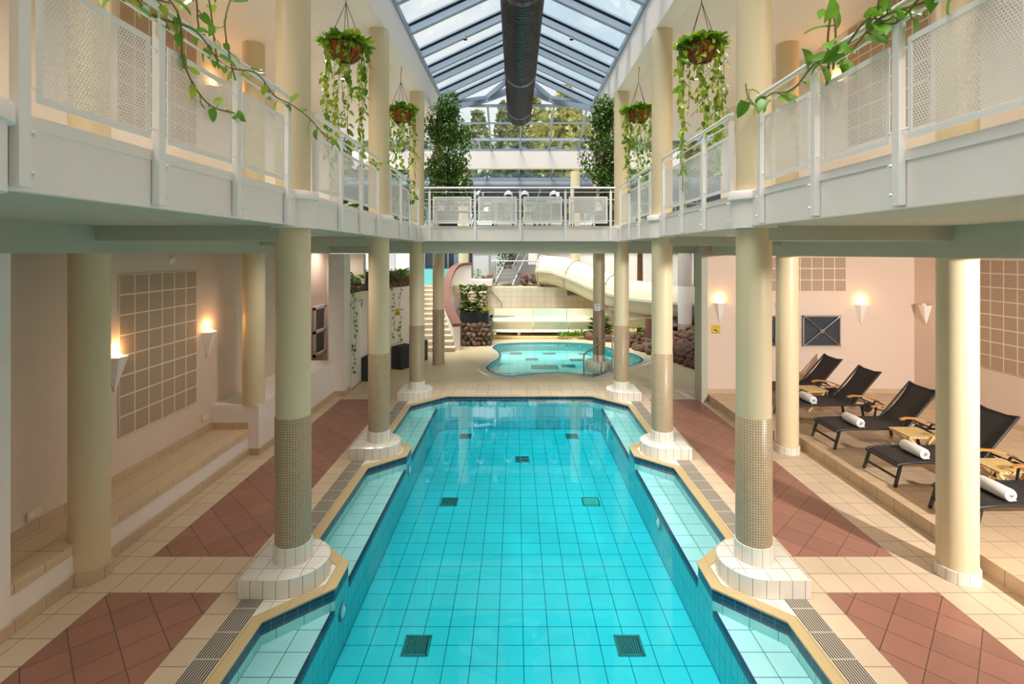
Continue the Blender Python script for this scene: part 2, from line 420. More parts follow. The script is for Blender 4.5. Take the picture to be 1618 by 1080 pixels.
kid = [(-0.88, 18.09), (-0.69, 18.79), (-0.2, 19.0), (0.52, 19.12), (1.59, 19.12), (2.29, 18.99), (2.75, 18.72), (3.11, 18.22), (3.36, 17.74), (3.69, 17.23), (3.88, 16.75), (3.94, 16.14), (3.8, 15.7), (3.45, 15.3), (2.88, 14.81), (2.45, 14.25), (2.09, 13.85), (1.93, 13.77), (1.8, 13.93), (1.55, 14.18), (1.17, 14.28), (0.7, 14.22), (0.27, 14.04), (-0.08, 13.9), (-0.34, 13.88), (-0.6, 14.08), (-0.83, 14.5), (-0.92, 14.91), (-0.86, 15.3), (-0.75, 15.75), (-0.63, 16.2), (-0.59, 16.64), (-0.64, 17.17), (-0.76, 17.65)]
kid = list(reversed(smooth_closed(kid, 3)))
# make sure counter-clockwise
if sum(kid[i-1][0]*kid[i][1]-kid[i][0]*kid[i-1][1] for i in range(len(kid))) < 0: kid.reverse()
cop_out = offset(outline, .11); kid_in = offset(kid, .0); kid_out = offset(kid, .26)

b = MB()
b.cap([(-9.2,-3.0,0),(9.4,-3.0,0),(9.4,26,0),(-9.2,26,0)], 0, False, [[(x,y,0) for x,y in reversed(cop_out)], [(x,y,0) for x,y in reversed(kid_out)]])
struct('floor', b, 'deck')

# swimming pool
pool = thing('swimming_pool', 'long turquoise tiled swimming pool running between the two rows of columns', 'pool', (0,4,0))
def local(o, root):   # parts modelled in world coordinates
    o.location = -Vector(root.location); return o
b = MB()
b.wall([(x,y) for x,y in outline], -.24, .0, 0, True)
local(b.build('alcove_wall', 'ledgewall', pool), pool)
Z2, Z3 = -.22, -.785
def ledge_part(poly):
    b = MB(); b.cap(poly); local(b.build('seat_ledge', 'ledge', pool), pool)
for s_ in (1, -1):
    for ya, yb, yc, yd in ((-2.5,-2.5,1.3,1.8),(2.2,2.67,4.63,5.1),(5.5,5.97,7.95,8.42)):
        poly = [(1.9*s_,ya),(2.42*s_,yb),(2.42*s_,yc),(1.9*s_,yd)]
        if ya == -2.5: poly = [(1.9*s_,-2.5),(2.42*s_,-2.5),(2.42*s_,1.3),(1.9*s_,1.8)]
        ledge_part([(x,y,Z2) for x,y in poly])
    ledge_part([(x*s_,y,Z2) for x,y in [(1.9,8.82),(2.42,9.29),(2.42,11.2),(1.9,11.73)]])
b = MB()
inner = [(1.9,-2.5),(1.9,11.72),(1.69,11.93)]; inner = inner+mirror(inner)
b.wall(inner, Z3, Z2, 0, True)
for s_ in (1,-1):
    for ya, yb in ((1.8,2.2),(5.1,5.5),(8.42,8.82)): b.wall([(1.898*s_,ya),(1.898*s_,yb)], Z2-.02, -.13)
    b.wall([(1.688*s_,11.93),(0,11.929)], Z2-.02, -.13)
local(b.build('basin_wall', 'deepwall', pool), pool)
b = MB(); b.cap([(x,y,Z3) for x,y in offset(inner,.01)]); local(b.build('basin_floor', 'deep', pool), pool)
b = MB()
for s_ in (1,-1):
    for ya, yb in ((-2.5,1.78),(2.22,5.08),(5.52,8.4),(8.84,11.72)):
        b = MB(); b.box(1.895*s_, 1.935*s_, ya, yb, Z2-.05, Z2+.004); local(b.build('navy_edge_tile', 'navy', pool), pool)
b = MB(); oi = offset(outline,-.012)
b.cap([(x,y,.012) for x,y in cop_out], 0, False, [[(x,y,.012) for x,y in reversed(oi)]])
b.wall(list(reversed(oi)), -.006, .012, 0, True); b.wall(cop_out, -.03, .012, 0, True)
local(b.build('coping', 'coping', pool, bevel=.006), pool)
b = MB(); b.prism(offset(outline,.02), -.80, -.035)
wtr = tag(b.build('pool_water', 'water'), 'clear still turquoise water filling the long swimming pool', 'water', kind='stuff')
# underwater fittings
def drain(x, y, z, mat, lab, w=.26, d=.26, grp=None):
    t = thing('floor_drain', lab, 'drain', (x, y, z), 0, grp)
    q = MB(); q.box(-w/2, w/2, -d/2, d/2, 0, .008); q.build('cover', mat, t)
    q = MB()
    for i in range(9): q.box(-w/2+.02+i*(w-.04)/9, -w/2+.02+i*(w-.04)/9+.012, -d/2+.02, d/2-.02, .008, .012)
    for s_ in (-1, 1): q.box(s_*w/2-.012, s_*w/2+.012, -d/2-.01, d/2+.01, 0, .014); q.box(-w/2, w/2, s_*d/2-.012, s_*d/2+.012, 0, .014)
    q.build('grille', 'matteal' if mat != 'fitting' else 'chrome', t)
drain(-1.13, 5.36, Z3, 'dark', 'dark square drain cover in the pool floor nearest the camera, on the left')
drain(1.12, 5.36, Z3, 'dark', 'dark square drain cover in the pool floor nearest the camera, on the right')
drain(-1.19, 8.46, Z3, 'dark', 'dark square drain cover halfway along the pool floor on the left')
drain(1.17, 8.46, Z3, 'fitting', 'pale greenish grille halfway along the pool floor on the right')
drain(-1.22, 11.5, Z3, 'dark', 'dark square drain cover at the far end of the pool floor on the left')
drain(1.19, 11.5, Z3, 'dark', 'dark square drain cover at the far end of the pool floor on the right')
drain(.05, 10.2, Z3, 'dark', 'small dark square for a reflection on the centre line of the pool floor')  # dark square put in for a reflection, built like a drain cover
def pool_light(x, y, z, s_, lab):
    t = thing('pool_light', lab, 'light', (x, y, z))
    q = MB(); q.lathe([(.0,.0),(.065,.0),(.075,.006),(.075,.014),(.085,.014),(.085,0)], 24, axis='X', mat=Matrix.Scale(-s_, 4, (1,0,0))); q.build('bezel', 'nozzle', t)
    q = MB(); q.lathe([(0,.022),(.04,.018),(.06,.008)], 20, axis='X', mat=Matrix.Scale(-s_, 4, (1,0,0))); q.build('lens', 'paleblue', t)
pool_light(-1.89, 5.3, -.38, -1, 'round steel pool light under the nearest left column, below water')
pool_light(-1.89, 8.62, -.32, -1, 'round steel pool light under the second left column, below water')
pool_light(1.89, 7.0, -.36, 1, 'round steel pool light in the right basin wall below the ledge')

# overflow grates
gn = {(-1,0):'grey slotted overflow grate left of the pool, nearest the camera', (1,0):'grey slotted overflow grate right of the pool, nearest the camera',
      (-1,1):'grey slotted overflow grate left of the pool between first and second column', (1,1):'grey slotted overflow grate right of the pool between first and second column',
      (-1,2):'grey slotted overflow grate left of the pool between second and third column', (1,2):'grey slotted overflow grate right of the pool between second and third column'}
for s_ in (-1,1):
    for k,(ya,yb) in enumerate(((2.4,4.93),(5.68,8.24),(9.0,11.52))):
        q = MB(); q.box(s_*2.535, s_*2.745, ya, yb, -.01, .006)
        tag(q.build('overflow_grate','grate'), gn[(s_,k)], 'grate', 'overflow grates along the pool')

# toddler pool
kp = thing('toddler_pool', 'shallow kidney-shaped aqua toddler pool beyond the end of the long pool', 'pool', (1.5,16.5,0))
b = MB(); b.wall(kid, -.32, 0.0, 0, True); local(b.build('pool_wall','kiddiewall',kp), kp)
b = MB(); b.cap([(x,y,-.3) for x,y in kid]); local(b.build('pool_floor','kiddie',kp), kp)
b = MB(); b.cap([(x,y,.01) for x,y in kid_out], 0, False, [[(x,y,.01) for x,y in reversed(offset(kid,-.0))]])
local(b.build('coping','stonecoping',kp), kp)
b = MB(); kz = kid+[kid[0]]
for i in range(len(kid)):
    p, q_ = Vector(kid[i]), Vector(kid[(i+1)%len(kid)]); n_ = Vector(((q_-p).y, -(q_-p).x)).normalized()*.035
    b.quad([(p.x-n_.x,p.y-n_.y,.013),(q_.x-n_.x,q_.y-n_.y,.013),(q_.x+n_.x,q_.y+n_.y,.013),(p.x+n_.x,p.y+n_.y,.013)])
local(b.build('navy_rim','navy',kp), kp)
for i,(dx,) in enumerate(((0,),(.28,),(.56,))):
    pass
q = MB()
for i,(x0,y0,x1,y1) in enumerate(((1.35,14.32,2.62,15.0),(1.55,14.12,2.75,14.85),(1.75,13.95,2.75,14.62))):
    q.bar((x0,y0,-.2+.0*i),(x1-.7,y1,-.2),.035,.02)
    q.bar((x1-.7,y1,-.2),(x1+.1,y1-.2,-.2),.035,.02)
local(q.build('step_edge','navy',kp),kp)
b = MB(); b.prism(offset(kid,.01), -.31, -.03); tag(b.build('toddler_pool_water','shallow'), 'shallow clear aqua water in the kidney-shaped toddler pool', 'water', kind='stuff')
kd = [(-.08,18.5,.42,.28),(1.15,18.5,.42,.28),(2.43,18.41,.42,.28),(.47,17.53,.42,.3),(2.01,17.42,.42,.3),(.85,16.35,.85,.5),(1.63,16.49,.42,.3)]
kl = ['leftmost teal floor cover in the back row of the toddler pool','middle teal floor cover in the back row of the toddler pool','rightmost teal floor cover in the back row of the toddler pool','left teal floor cover in the second row of the toddler pool','right teal floor cover in the second row of the toddler pool','large teal floor cover in the front of the toddler pool','small teal floor cover beside the large one in the toddler pool']
for (x,y,w,d),lb in zip(kd,kl):
    drain(x,y,-.3,'matteal',lb,w,d,'teal floor covers in the toddler pool')

# ------------------------------------------------------------------ walls
def W_(name, x0,x1,y0,y1,z0,z1, mat='plaster', bevel=0):
    q = MB(); q.box(x0,x1,y0,y1,z0,z1); return struct(name, q, mat, bevel)
W_('wall_left', -5.38,-5.18,-3,13.9,0,3.66,'pink')
W_('wall_left.005', -5.38,-5.18,-3,13.9,3.66,6.92)
W_('wall_left.001', -5.179,-4.54,-3,4.47,0,3.66,'white')
W_('wall_left.002', -5.179,-4.38,8.47,12.0,0,.83,'white')
W_('wall_left.003', -4.52,-4.15,12.0,12.45,0,3.36,'white')
W_('wall_left.004', -5.18,-4.2,13.7,13.9,0,3.36,'plaster')
W_('wall_right', 9.05,9.25,-3,26,0,3.66,'pink')
W_('wall_right.001', 4.28,9.05,11.6,11.8,0,3.66,'pink')
W_('wall_right.002', 4.14,4.279,11.5,11.95,0,3.6,'soffit')
W_('wall_right.003', 5.18,5.38,-3,13.0,3.64,6.92)
W_('wall_back', -5.4,9.2,-3.2,-3.0,0,7.9)
W_('wall_back.001', 9.05,9.2,-3.0,-2.9,0,3.6)
# far left white wall, bending towards the stairs, planting ledge above
q = MB(); fl = [(-4.19,12.46),(-4.19,13.43),(-3.74,14.85),(-3.38,15.62),(-3.5,17.2),(-4.0,21.0)]
q.prism([(-4.19,12.46),(-4.19,13.43),(-3.74,14.85),(-3.38,15.62),(-3.5,17.2),(-4.0,21.0),(-9,21.0),(-9,14.0),(-4.5,13.9),(-4.5,12.46)], .002, 2.36)
struct('wall_far_left', q, 'plaster')
W_('wall_far_left.001', -9,-4.3,17.6,17.8,2.36,3.7,'paleblue')
# gallery slabs
def slab(name, x0,x1,y0,y1,z0=3.65,z1=3.98,mat='soffit'): return W_(name,x0,x1,y0,y1,z0,z1,mat)
slab('floor.001', -5.18,-2.36,-3,12.2)
slab('floor.002', 2.36,9.05,-3,12.2)
slab('floor.003', -5.18,5.18,12.2,15.7)
slab('floor.004', -2.36,2.36,11.78,12.2)
# white fascia with a small lip line
for k,s_ in enumerate((-1,1)):
    for j,(ya,yb) in enumerate(((-3,11.70),)):
        q = MB(); q.box(s_*2.36, s_*2.30, ya, yb, 3.65, 4.0); q.box(s_*2.30, s_*2.294, ya, yb, 3.935, 4.0); struct('trim_%d'%(1+k), q, 'white')
q = MB(); q.box(-2.36,2.36,11.72,11.78,3.65,4.0); q.box(-2.36,2.36,11.714,11.72,3.935,4.0); struct('trim_3', q, 'white')
W_('trim_4', -4.75,-4.36,-3,12.2,3.37,3.65,'soffit'); W_('trim_5', 4.36,4.75,-3,11.5,3.325,3.65,'soffit')
W_('trim_6', -5.1,4.14,11.82,12.1,3.37,3.65,'soffit')
for k,y in enumerate((5.3,8.62)):
    W_('trim_%d'%(7+2*k), -4.36,-2.4,y-.15,y+.15,3.5,3.65,'soffit'); W_('trim_%d'%(8+2*k), 2.4,4.36,y-.15,y+.15,3.5,3.65,'soffit')
# raised lounge platform on the right
q = MB(); pl = [(4.86,-3),(9.05,-3),(9.05,11.6),(4.3,11.6),(4.3,9.3),(4.86,9.0)]
q.prism(pl, .0, .17); struct('floor.005', q, 'platform')
# skirtings
def skirt(name, pts, z=.0, h=.11, mat='skirt', t=.015):
    q = MB()
    for a_, b_ in zip(pts, pts[1:]): 
        q.bar((a_[0],a_[1],z+h/2),(b_[0],b_[1],z+h/2),t,h)
    struct(name, q, mat)
skirt('baseboard_left', [(-4.53,-3),(-4.53,4.47)])
skirt('baseboard_left.001', [(-4.54,4.47),(-4.54,8.46),(-4.37,8.46),(-4.37,12.0),(-4.15,12.0),(-4.14,12.45)])
skirt('baseboard_left.002', [(-5.17,4.48),(-5.17,8.46),(-4.55,8.46)], .43)
skirt('baseboard_right', [(4.28,11.59),(9.04,11.59),(9.04,-3)], .17, .10)

# bench on the left
bn_ = thing('tiled_bench', 'long beige tiled wall bench with white plastered front along the left wall', 'bench', (-4.86,6.5,0))
q = MB(); q.box(-5.18,-4.56,4.471,8.469,0,.34); local(q.build('front','white',bn_),bn_)
q = MB(); q.box(-5.179,-4.54,4.472,8.468,.34,.43); local(q.build('seat','bench',bn_,bevel=.006),bn_)

# ------------------------------------------------------------------ columns
def dshape(s_, r=.37, inset=0):
    # D plinth: straight on the deck side, round on the pool side (local coordinates)
    xo = -.385+inset; r = r-inset; pts = [(xo,-r),(-.02,-r)]
    for i in range(17):
        a = -PI/2+PI*i/16; pts.append((r*math.cos(a)+.0, r*math.sin(a)))
    pts += [(-.02,r),(xo,r)]
    if s_ > 0: pts = [(-x,y) for x,y in reversed(pts)]
    return pts
def collar(t):
    q = MB(); q.lathe([(.18,3.63),(.228,3.63),(.228,3.92),(.252,3.925),(.252,4.0),(.245,4.01),(.18,4.01)], 40); return q.build('collar','white',t)
names = {(-1,0):None}
ordn = ['nearest','first','second','third']
for s_, side in ((-1,'left'),(1,'right')):
    for k,y in enumerate(COLY):
        if k == 0:
            lab = 'cream column at the edge of the frame on the %s, only its white collar showing' % side
        else: lab = 'tall cream %s pool column with mosaic foot and white D-shaped plinth, %s from the camera' % (side, ['','nearest','second','third'][k])
        t = thing('pool_column', lab, 'column', (s_*WX, y, 0), 0, 'columns along the pool')
        q = MB(); q.lathe([(.172,.38),(.172,7.16)], 40); q.build('shaft','cream',t)
        q = MB(); q.lathe([(.174,1.685),(.1785,1.68),(.1785,.37),(.174,.37)], 40); q.build('mosaic_sleeve','mosaic',t)
        q = MB(); q.lathe([(.178,.38),(.19,.378),(.19,.2)], 40); q.build('base_ring','ring',t)
        q = MB(); q.prism(dshape(s_), .0, .185); i_=MB()
        q.cap([(x,yy,.2) for x,yy in dshape(s_,inset=.02)], 1)
        A_, B_ = dshape(s_), dshape(s_,inset=.02); n=len(A_)
        for i in range(n):
            j=(i+1)%n; q.quad([(A_[i][0],A_[i][1],.185),(A_[j][0],A_[j][1],.185),(B_[j][0],B_[j][1],.2),(B_[i][0],B_[i][1],.2)],1)
        q.build('plinth',['plinth','plinthtop'],t)
        collar(t)
    # outer columns
    for k,y in ((0,5.3),(1,8.62)):
        z0 = .83 if (s_ < 0 and k) else 0
        lab = {(-1,0):'cream column rising through the tiled wall bench at left',(-1,1):'cream column standing on the low white wall behind the bench',(1,0):'cream column at the near right corner of the lounge step',(1,1):'cream column at the lounge step, farther one with beige tile foot'}[(s_,k)]
        t = thing('gallery_column', lab, 'column', (s_*4.54, y, z0))
        q = MB(); q.lathe([(.176,0),(.176,3.66-z0)],36); q.build('shaft','cream',t)
        q = MB(); q.lathe([(.176,3.98-z0),(.176,6.92-z0)],36); q.build('upper_shaft','cream',t)
        if not z0:
            q = MB(); q.lathe([(.178,.125),(.195,.12),(.198,0)],36); q.build('base_ring','skirt' if s_<0 else 'ring',t)
    # fourth row by the toddler pool, fifth under the cross beam
t = thing('pool_column','cream column on a bare floor in front of the stone stairs','column',(-2.43,15.4,0))
q = MB(); q.lathe([(.176,0),(.176,7.16)],32); q.build('shaft','cream',t)
q = MB(); q.lathe([(.176,1.67),(.181,1.66),(.181,.06),(.19,.06),(.19,0)],32); q.build('mosaic_sleeve','mosaic',t)
t = thing('pool_column','cream column standing in the toddler pool on a round tiled base','column',(2.44,15.35,0))
q = MB(); q.lathe([(.176,.3),(.176,7.16)],32); q.build('shaft','cream',t)
q = MB(); q.lathe([(.176,1.67),(.181,1.66),(.181,.3)],32); q.build('mosaic_sleeve','mosaic',t)
q = MB(); q.lathe([(.182,.32),(.19,.31),(.19,.1)],32); q.build('base_ring','ring',t)
q = MB(); q.lathe([(0,.125),(.40,.12),(.42,.10),(.42,-.3)],36); q.build('round_base','plinth',t)
tg = thing('safety_notice','small white notice on the column in the toddler pool','sign',(2.36,15.16,1.75))
q = MB(); q.box(-.08,.08,-.008,.0,-.1,.1); q.build('sheet','signwhite',tg)
q = MB(); q.box(-.05,.05,-.012,-.008,.05,.07)
for i in range(4): q.box(-.055,.04-.02*(i%2),-.012,-.008,-.07+i*.028,-.062+i*.028)
q.build('print','ink',tg)
for s_, side in ((-1,'left'),(1,'right')):
    t = thing('terrace_column','cream column under the white cross beam at the back of the terrace, %s one'%side,'column',(s_*2.58+.08,23.35,1.88))
    q = MB(); q.lathe([(.23,0),(.23,5.25)],28); q.build('shaft','cream',t)

# ------------------------------------------------------------------ roof beams and gallery ceilings
for k,s_ in enumerate((-1,1)):
    q = MB(); q.box(s_*2.28,s_*2.56,-3,15.85,7.15,7.86); struct('trim_%d'%(11+k), q, 'white')
    q = MB()   # ceiling sloping down from the beam then flat over the gallery
    q.quad([(s_*2.56,-3,7.15),(s_*2.56,15.8,7.15),(s_*3.3,15.8,6.92),(s_*3.3,-3,6.92)][::s_])
    q.box(s_*3.3,s_*5.38,-3,15.8,6.92,7.05); struct('ceiling' if k==0 else 'ceiling.001', q, 'white')
    q = MB(); q.box(s_*2.56,s_*9.0,-3,15.8,7.86,7.95); struct('ceiling.002' if k==0 else 'ceiling.003', q, 'white')
    # cross beams under the ceiling at each column
W_('trim_13', -6,6,18.3,18.6,6.45,7.06,'white')


# ------------------------------------------------------------------ glass roof
sk = thing('glass_roof','pitched glass roof with blue grey aluminium rafters above the long pool','skylight',(0,7,8))
RZ, EZ = 8.97, 7.90
raft = [15.5,14.55,13.45,12.7,11.65,10.4,9.15,7.9,6.65,5.4,4.15,2.9,1.65,.4,-.85,-2.1]
def rafter(p, q_, w=.11, h=.16):
    r = MB(); r.bar(p, q_, w, h); return r
for y in raft:
    wide = y in (12.7, 11.65)
    for s_ in (-1,1):
        e = Vector((s_*2.30,y,EZ)); r_ = Vector((0,y,RZ))
        q = MB(); q.bar(e, r_, .11, .13); q.bar(e+Vector((0,0,.115)), r_+Vector((0,0,.115)), .14, .02, 1); q.bar(e+Vector((0,0,.15)), r_+Vector((0,0,.15)), .16, .04)
        if wide: q.bar(e+Vector((0,.14,.12)), r_+Vector((0,.14,.12)), .08, .08)
        else: q.bar(e+Vector((0,.115,.14)), r_+Vector((0,.115,.14)), .04, .04)
        local(q.build('rafter',['frame','gasket'],sk), sk)
q = MB(); q.bar((0,-3,RZ+.02),(0,15.9,RZ+.02),.2,.2)
local(q.build('ridge_beam','frame',sk), sk)
for s_ in (-1,1):
    q = MB(); q.bar((s_*2.28,-3,EZ),(s_*2.28,15.9,EZ),.08,.12); local(q.build('eave_rail','frame',sk), sk)
    q = MB(); q.quad([(s_*2.3,-3,EZ+.14),(s_*2.3,15.9,EZ+.14),(0,15.9,RZ+.14),(0,-3,RZ+.14)][::-s_]); local(q.build('glass_pane','glass',sk), sk)
# end gable bar and sloping glazing beyond
gb = [(-2.35,15.9,7.90),(-.98,16.0,8.25),(-.0,16.0,8.62),(.98,16.0,8.25),(2.4,15.9,7.90)]
q = MB()
for p_, r_ in zip(gb, gb[1:]): q.bar(p_, r_, .10, .20)
q.bar((-.98,16,8.3),(0,15.6,RZ),.1,.14); q.bar((.98,16,8.3),(0,15.6,RZ),.1,.14)
q.bar((-.98,16,8.3),(-2.3,15.5,EZ+.05),.08,.1); q.bar((.98,16,8.3),(2.3,15.5,EZ+.05),.08,.1)
local(q.build('gable_frame','frame',sk), sk)
eg = thing('sloping_glazing','sloping glazed end of the roof with grey mullions and trees behind','window',(0,17,7.4))
q = MB()
for i in range(-6,7):
    x = .08+i*1.05; q.bar((x,16.0,8.02),(x,18.35,7.12),.055,.09)
q.bar((-6,16.85,7.70),(6,16.85,7.70),.05,.05); q.bar((-6,18.35,7.1),(6,18.35,7.1),.1,.08); q.bar((-6,16.0,8.03),(6,16.0,8.03),.08,.08)
local(q.build('mullions','frame',eg), eg)
q = MB(); q.quad([(-6,16,8.06),(6,16,8.06),(6,18.35,7.16),(-6,18.35,7.16)]); local(q.build('glass_pane','glass',eg), eg)
q = MB()
for s_ in (-1,1):
    q.v  # gable infill above the bar
q.quad([(-.98,16,8.3),(0,16,8.65),(0,15.7,RZ),(0,15.7,RZ)]) if False else None
eg2 = thing('sloping_glazing','lower sloping glazed roof behind the white cross beam, trees outside','window',(0,20,6.9))
q = MB()
for i in range(-6,7):
    x = .08+i*1.55; q.bar((x,18.65,7.55),(x,24.8,7.0),.07,.10)
q.bar((-9,22.4,7.22),(9,22.4,7.22),.05,.05); q.bar((-9,24.8,6.98),(9,24.8,6.98),.12,.14); q.bar((-9,18.65,7.56),(9,18.65,7.56),.08,.08)
local(q.build('mullions','frame',eg2), eg2)
q = MB(); q.quad([(-9,18.65,7.60),(9,18.65,7.60),(9,24.8,7.05),(-9,24.8,7.05)]); local(q.build('glass_pane','glass',eg2), eg2)
# back glazed wall
bw = thing('glazed_back_wall','glazed back wall with dark frames behind the ventilation duct','window',(0,25,4))
q = MB()
for i in range(-6,10): q.bar((i*1.1,24.7,3.95),(i*1.1,24.7,6.9),.07,.12)
for z in (4.0,4.9,5.8,6.85): q.bar((-7,24.7,z),(10,24.7,z),.08,.09)
local(q.build('mullions','frame',bw), bw)
q = MB(); q.quad([(-7,24.72,3.95),(10,24.72,3.95),(10,24.72,6.9),(-7,24.72,6.9)]); local(q.build('glass_pane','glass',bw), bw)
W_('wall_far', -9.2,9.4,25.2,25.4,0,4.85,'paleblue')
W_('wall_far.003', -9.2,9.4,25.0,25.2,3.95,4.8,'white')
W_('wall_far.001', -9.0,-2.9,24.0,24.2,2.0,3.55,'paleblue')

# ================================================================== RAILINGS
def railing_side(s_, y0, y1, posts, label):
    X = s_*2.30
    t = thing('gallery_railing', label, 'railing', (X, (y0+y1)/2, 4.0), 0, 'white railings along the galleries')
    X = X - s_*.0
    xo = -s_*.028   # towards the pool
    L = lambda y: y-(y0+y1)/2
    q = MB(); q.tube([(xo, L(y0), .88), (xo, L(y1), .88)], .024, 10); q.tube([(xo,L(y1)-.0,.88),(xo,L(y1)+.02,.87),(xo,L(y1)+.03,.84)],.022,8); q.build('handrail','steelwhite',t)
    q = MB(); q.tube([(xo, L(y0), .78), (xo, L(y1), .78)], .009, 6); q.build('rod','steelwhite',t)
    for y in posts:
        q = MB(); q.box(xo-.022, xo+.022, L(y)-.028, L(y)+.028, -.335, .80)
        q.tube([(xo,L(y),.80),(xo,L(y),.86)],.008,6)
        for z in (-.09,-.27): q.tube([(xo-.02*s_*-1*-1,L(y)+.04,z),(xo-s_*.035,L(y)+.04,z)],.013,6); q.box(xo-.01,xo+.02,L(y)+.02,L(y)+.06,z-.02,z+.02)
        q.build('post','steelwhite',t)
    for a_, c_ in zip(posts, posts[1:]):
        ya, yb = L(a_)+.075, L(c_)-.075; z0, z1 = .055, .665
        q = MB()
        q.box(xo-.004,xo+.004,ya,yb,z0,z0+.035); q.box(xo-.004,xo+.004,ya,yb,z1-.035,z1); q.box(xo-.004,xo+.004,ya,ya+.03,z0+.035,z1-.035); q.box(xo-.004,xo+.004,yb-.03,yb,z0+.035,z1-.035)
        q.quad([(xo,ya+.03,z0+.035),(xo,yb-.03,z0+.035),(xo,yb-.03,z1-.035),(xo,ya+.03,z1-.035)],1)
        q.build('perforated_panel',['steelwhite','perf'],t)
        for z in (.12,.61):
            for u0,u1 in ((L(a_)+.02,ya+.01),(yb-.01,L(c_)-.02)):
                q = MB(); q.tube([(xo,u0,z),(xo,u1,z)],.006,6); q.build('panel_clip','steelwhite',t)
bays = [(-1.1,1.55,[-1.08,-.2,.68,1.52],'behind the camera edge'),(2.2,4.90,[2.24,3.11,3.98,4.86],'nearest bay'),(5.5,8.1,[5.52,6.34,7.18,8.05],'middle bay'),(8.82,11.42,[8.84,9.66,10.52,11.38],'farthest bay')]
for s_, side in ((-1,'left'),(1,'right')):
    for (ya,yb,ps,nm) in bays[1:]:
        railing_side(s_, ya, yb, ps, 'white perforated-panel railing of the %s gallery, %s' % (side, nm))
t = thing('terrace_railing','white railing with four perforated panels across the bridge terrace','railing',(0.02,11.69,4.0))
q = MB(); q.tube([(-2.22,0,.88),(2.2,0,.88)],.024,10); q.build('handrail','steelwhite',t)
for z in (.78,.61,.12):
    q = MB(); q.tube([(-2.2,0,z),(2.18,0,z)],.008,6); q.build('rod','steelwhite',t)
px_ = [-2.09,-1.045,0,1.045,2.09]
for x in px_:
    q = MB(); q.box(x-.026,x+.026,-.022,.022,-.335,.80); q.tube([(x,0,.80),(x,0,.86)],.008,6)
    for z in (-.09,-.27): q.box(x-.03,x+.03,-.02,.0,z-.015,z+.015)
    q.build('post','steelwhite',t)
for a_, c_ in zip(px_, px_[1:]):
    xa, xb = a_+.075, c_-.075; z0, z1 = .055, .675; q = MB()
    q.box(xa,xb,-.026,-.018,z0,z0+.035); q.box(xa,xb,-.026,-.018,z1-.035,z1); q.box(xa,xa+.035,-.026,-.018,z0+.035,z1-.035); q.box(xb-.035,xb,-.026,-.018,z0+.035,z1-.035)
    q.quad([(xa+.035,-.022,z0+.035),(xb-.035,-.022,z0+.035),(xb-.035,-.022,z1-.035),(xa+.035,-.022,z1-.035)],1)
    q.build('perforated_panel',['steelwhite','perf'],t)

# ================================================================== DUCTS
t = thing('ventilation_duct','large dark spiral ventilation duct hanging under the glass roof ridge','duct',(0.02,14.3,7.30))
q = MB(); prof=[]; y=0; R=.33
n=0
while y > -17.2:
    prof += [(R,y),(R,y-.055),(R+.012,y-.065),(R+.012,y-.080),(R,y-.09)]; y -= .09
q.lathe(prof, 40, axis='Y'); q.build('spiral_tube','duct',t)
q = MB(); q.lathe([(0,0.0),(.30,0),(.345,-.01),(.345,-.05),(R,-.06)],40,axis='Y'); q.build('end_cap','duct',t)
for yy in (-.75,-3.4,-7.0,-10.5):
    q = MB(); q.lathe([(R,yy+.07),(R+.018,yy+.06),(R+.018,yy-.06),(R,yy-.07)],40,axis='Y'); q.box(-.012,.012,yy-.05,yy+.05,-R-.035,-R-.012); q.build('joint_band','duct',t)
for yy in (-2,-6,-10,-14):
    q = MB(); q.tube([(-.2,yy,.28),(-.2,yy,1.58)],.006,6); q.tube([(.2,yy,.28),(.2,yy,1.58)],.006,6); q.build('hanger','wire',t)
t = thing('ventilation_duct','dark horizontal ventilation duct with round nozzles behind the terrace','duct',(0,23.9,6.34))
q = MB(); q.lathe([(0,-8),(.52,-8),(.52,9.5),(0,9.5)],32,axis='X'); q.build('tube',plain('dark painted duct', srgb(62,70,84),.5),t)
for i,x in enumerate((-4.9,-3.3,-1.75,-.42,.33,1.68,3.5,5.0)):
    q = MB(); m_ = Matrix.Translation((x,-.30,-.16)) @ Matrix.Rotation(math.radians(132),4,'X')
    q.lathe([(.0,-.10),(.21,-.1),(.21,.34),(.16,.36),(.14,.3)],20,mat=m_); n_=q.build('nozzle','nozzle',t)
    q = MB(); q.lathe([(0,.31),(.155,.33)],20,mat=m_); q.build('opening','rubber',n_)
for x in (-3.5,.95): 
    pass
for i,x in enumerate((-.95,2.0)):
    tt = thing('wall_speaker','dark boxy loudspeaker under the far duct, %s one'%('left','right')[i],'speaker',(x,24.3,5.15))
    q = MB(); q.box(-.3,.3,-.2,.2,0,.6); q.build('cabinet','black',tt,bevel=.02)
    q = MB(); q.lathe([(0,-.21),(.2,-.21),(.22,-.2)],20,(0,0,.3),axis='Y'); q.build('cone','rubber',tt)
    q = MB(); q.bar((0,.2,.3),(0,.32,.3),.06,.06); q.build('bracket','black',tt)
for i,x in enumerate((-1,1)):
    t = thing('sprinkler','small brass sprinkler head under the %s roof slope'%('left','right')[i],'sprinkler',(x*1.22-.02,11.6,8.36))
    q = MB(); q.tube([(0,0,.0),(0,0,-.09)],.02,8); q.build('body','teak',t)
    q = MB(); q.disc((0,0,-.10),.05,12,flip=True); q.disc((0,0,-.09),.05,12); q.tube([(0,0,-.08),(0,0,-.1)],.05,12); q.build('deflector','chrome',t)

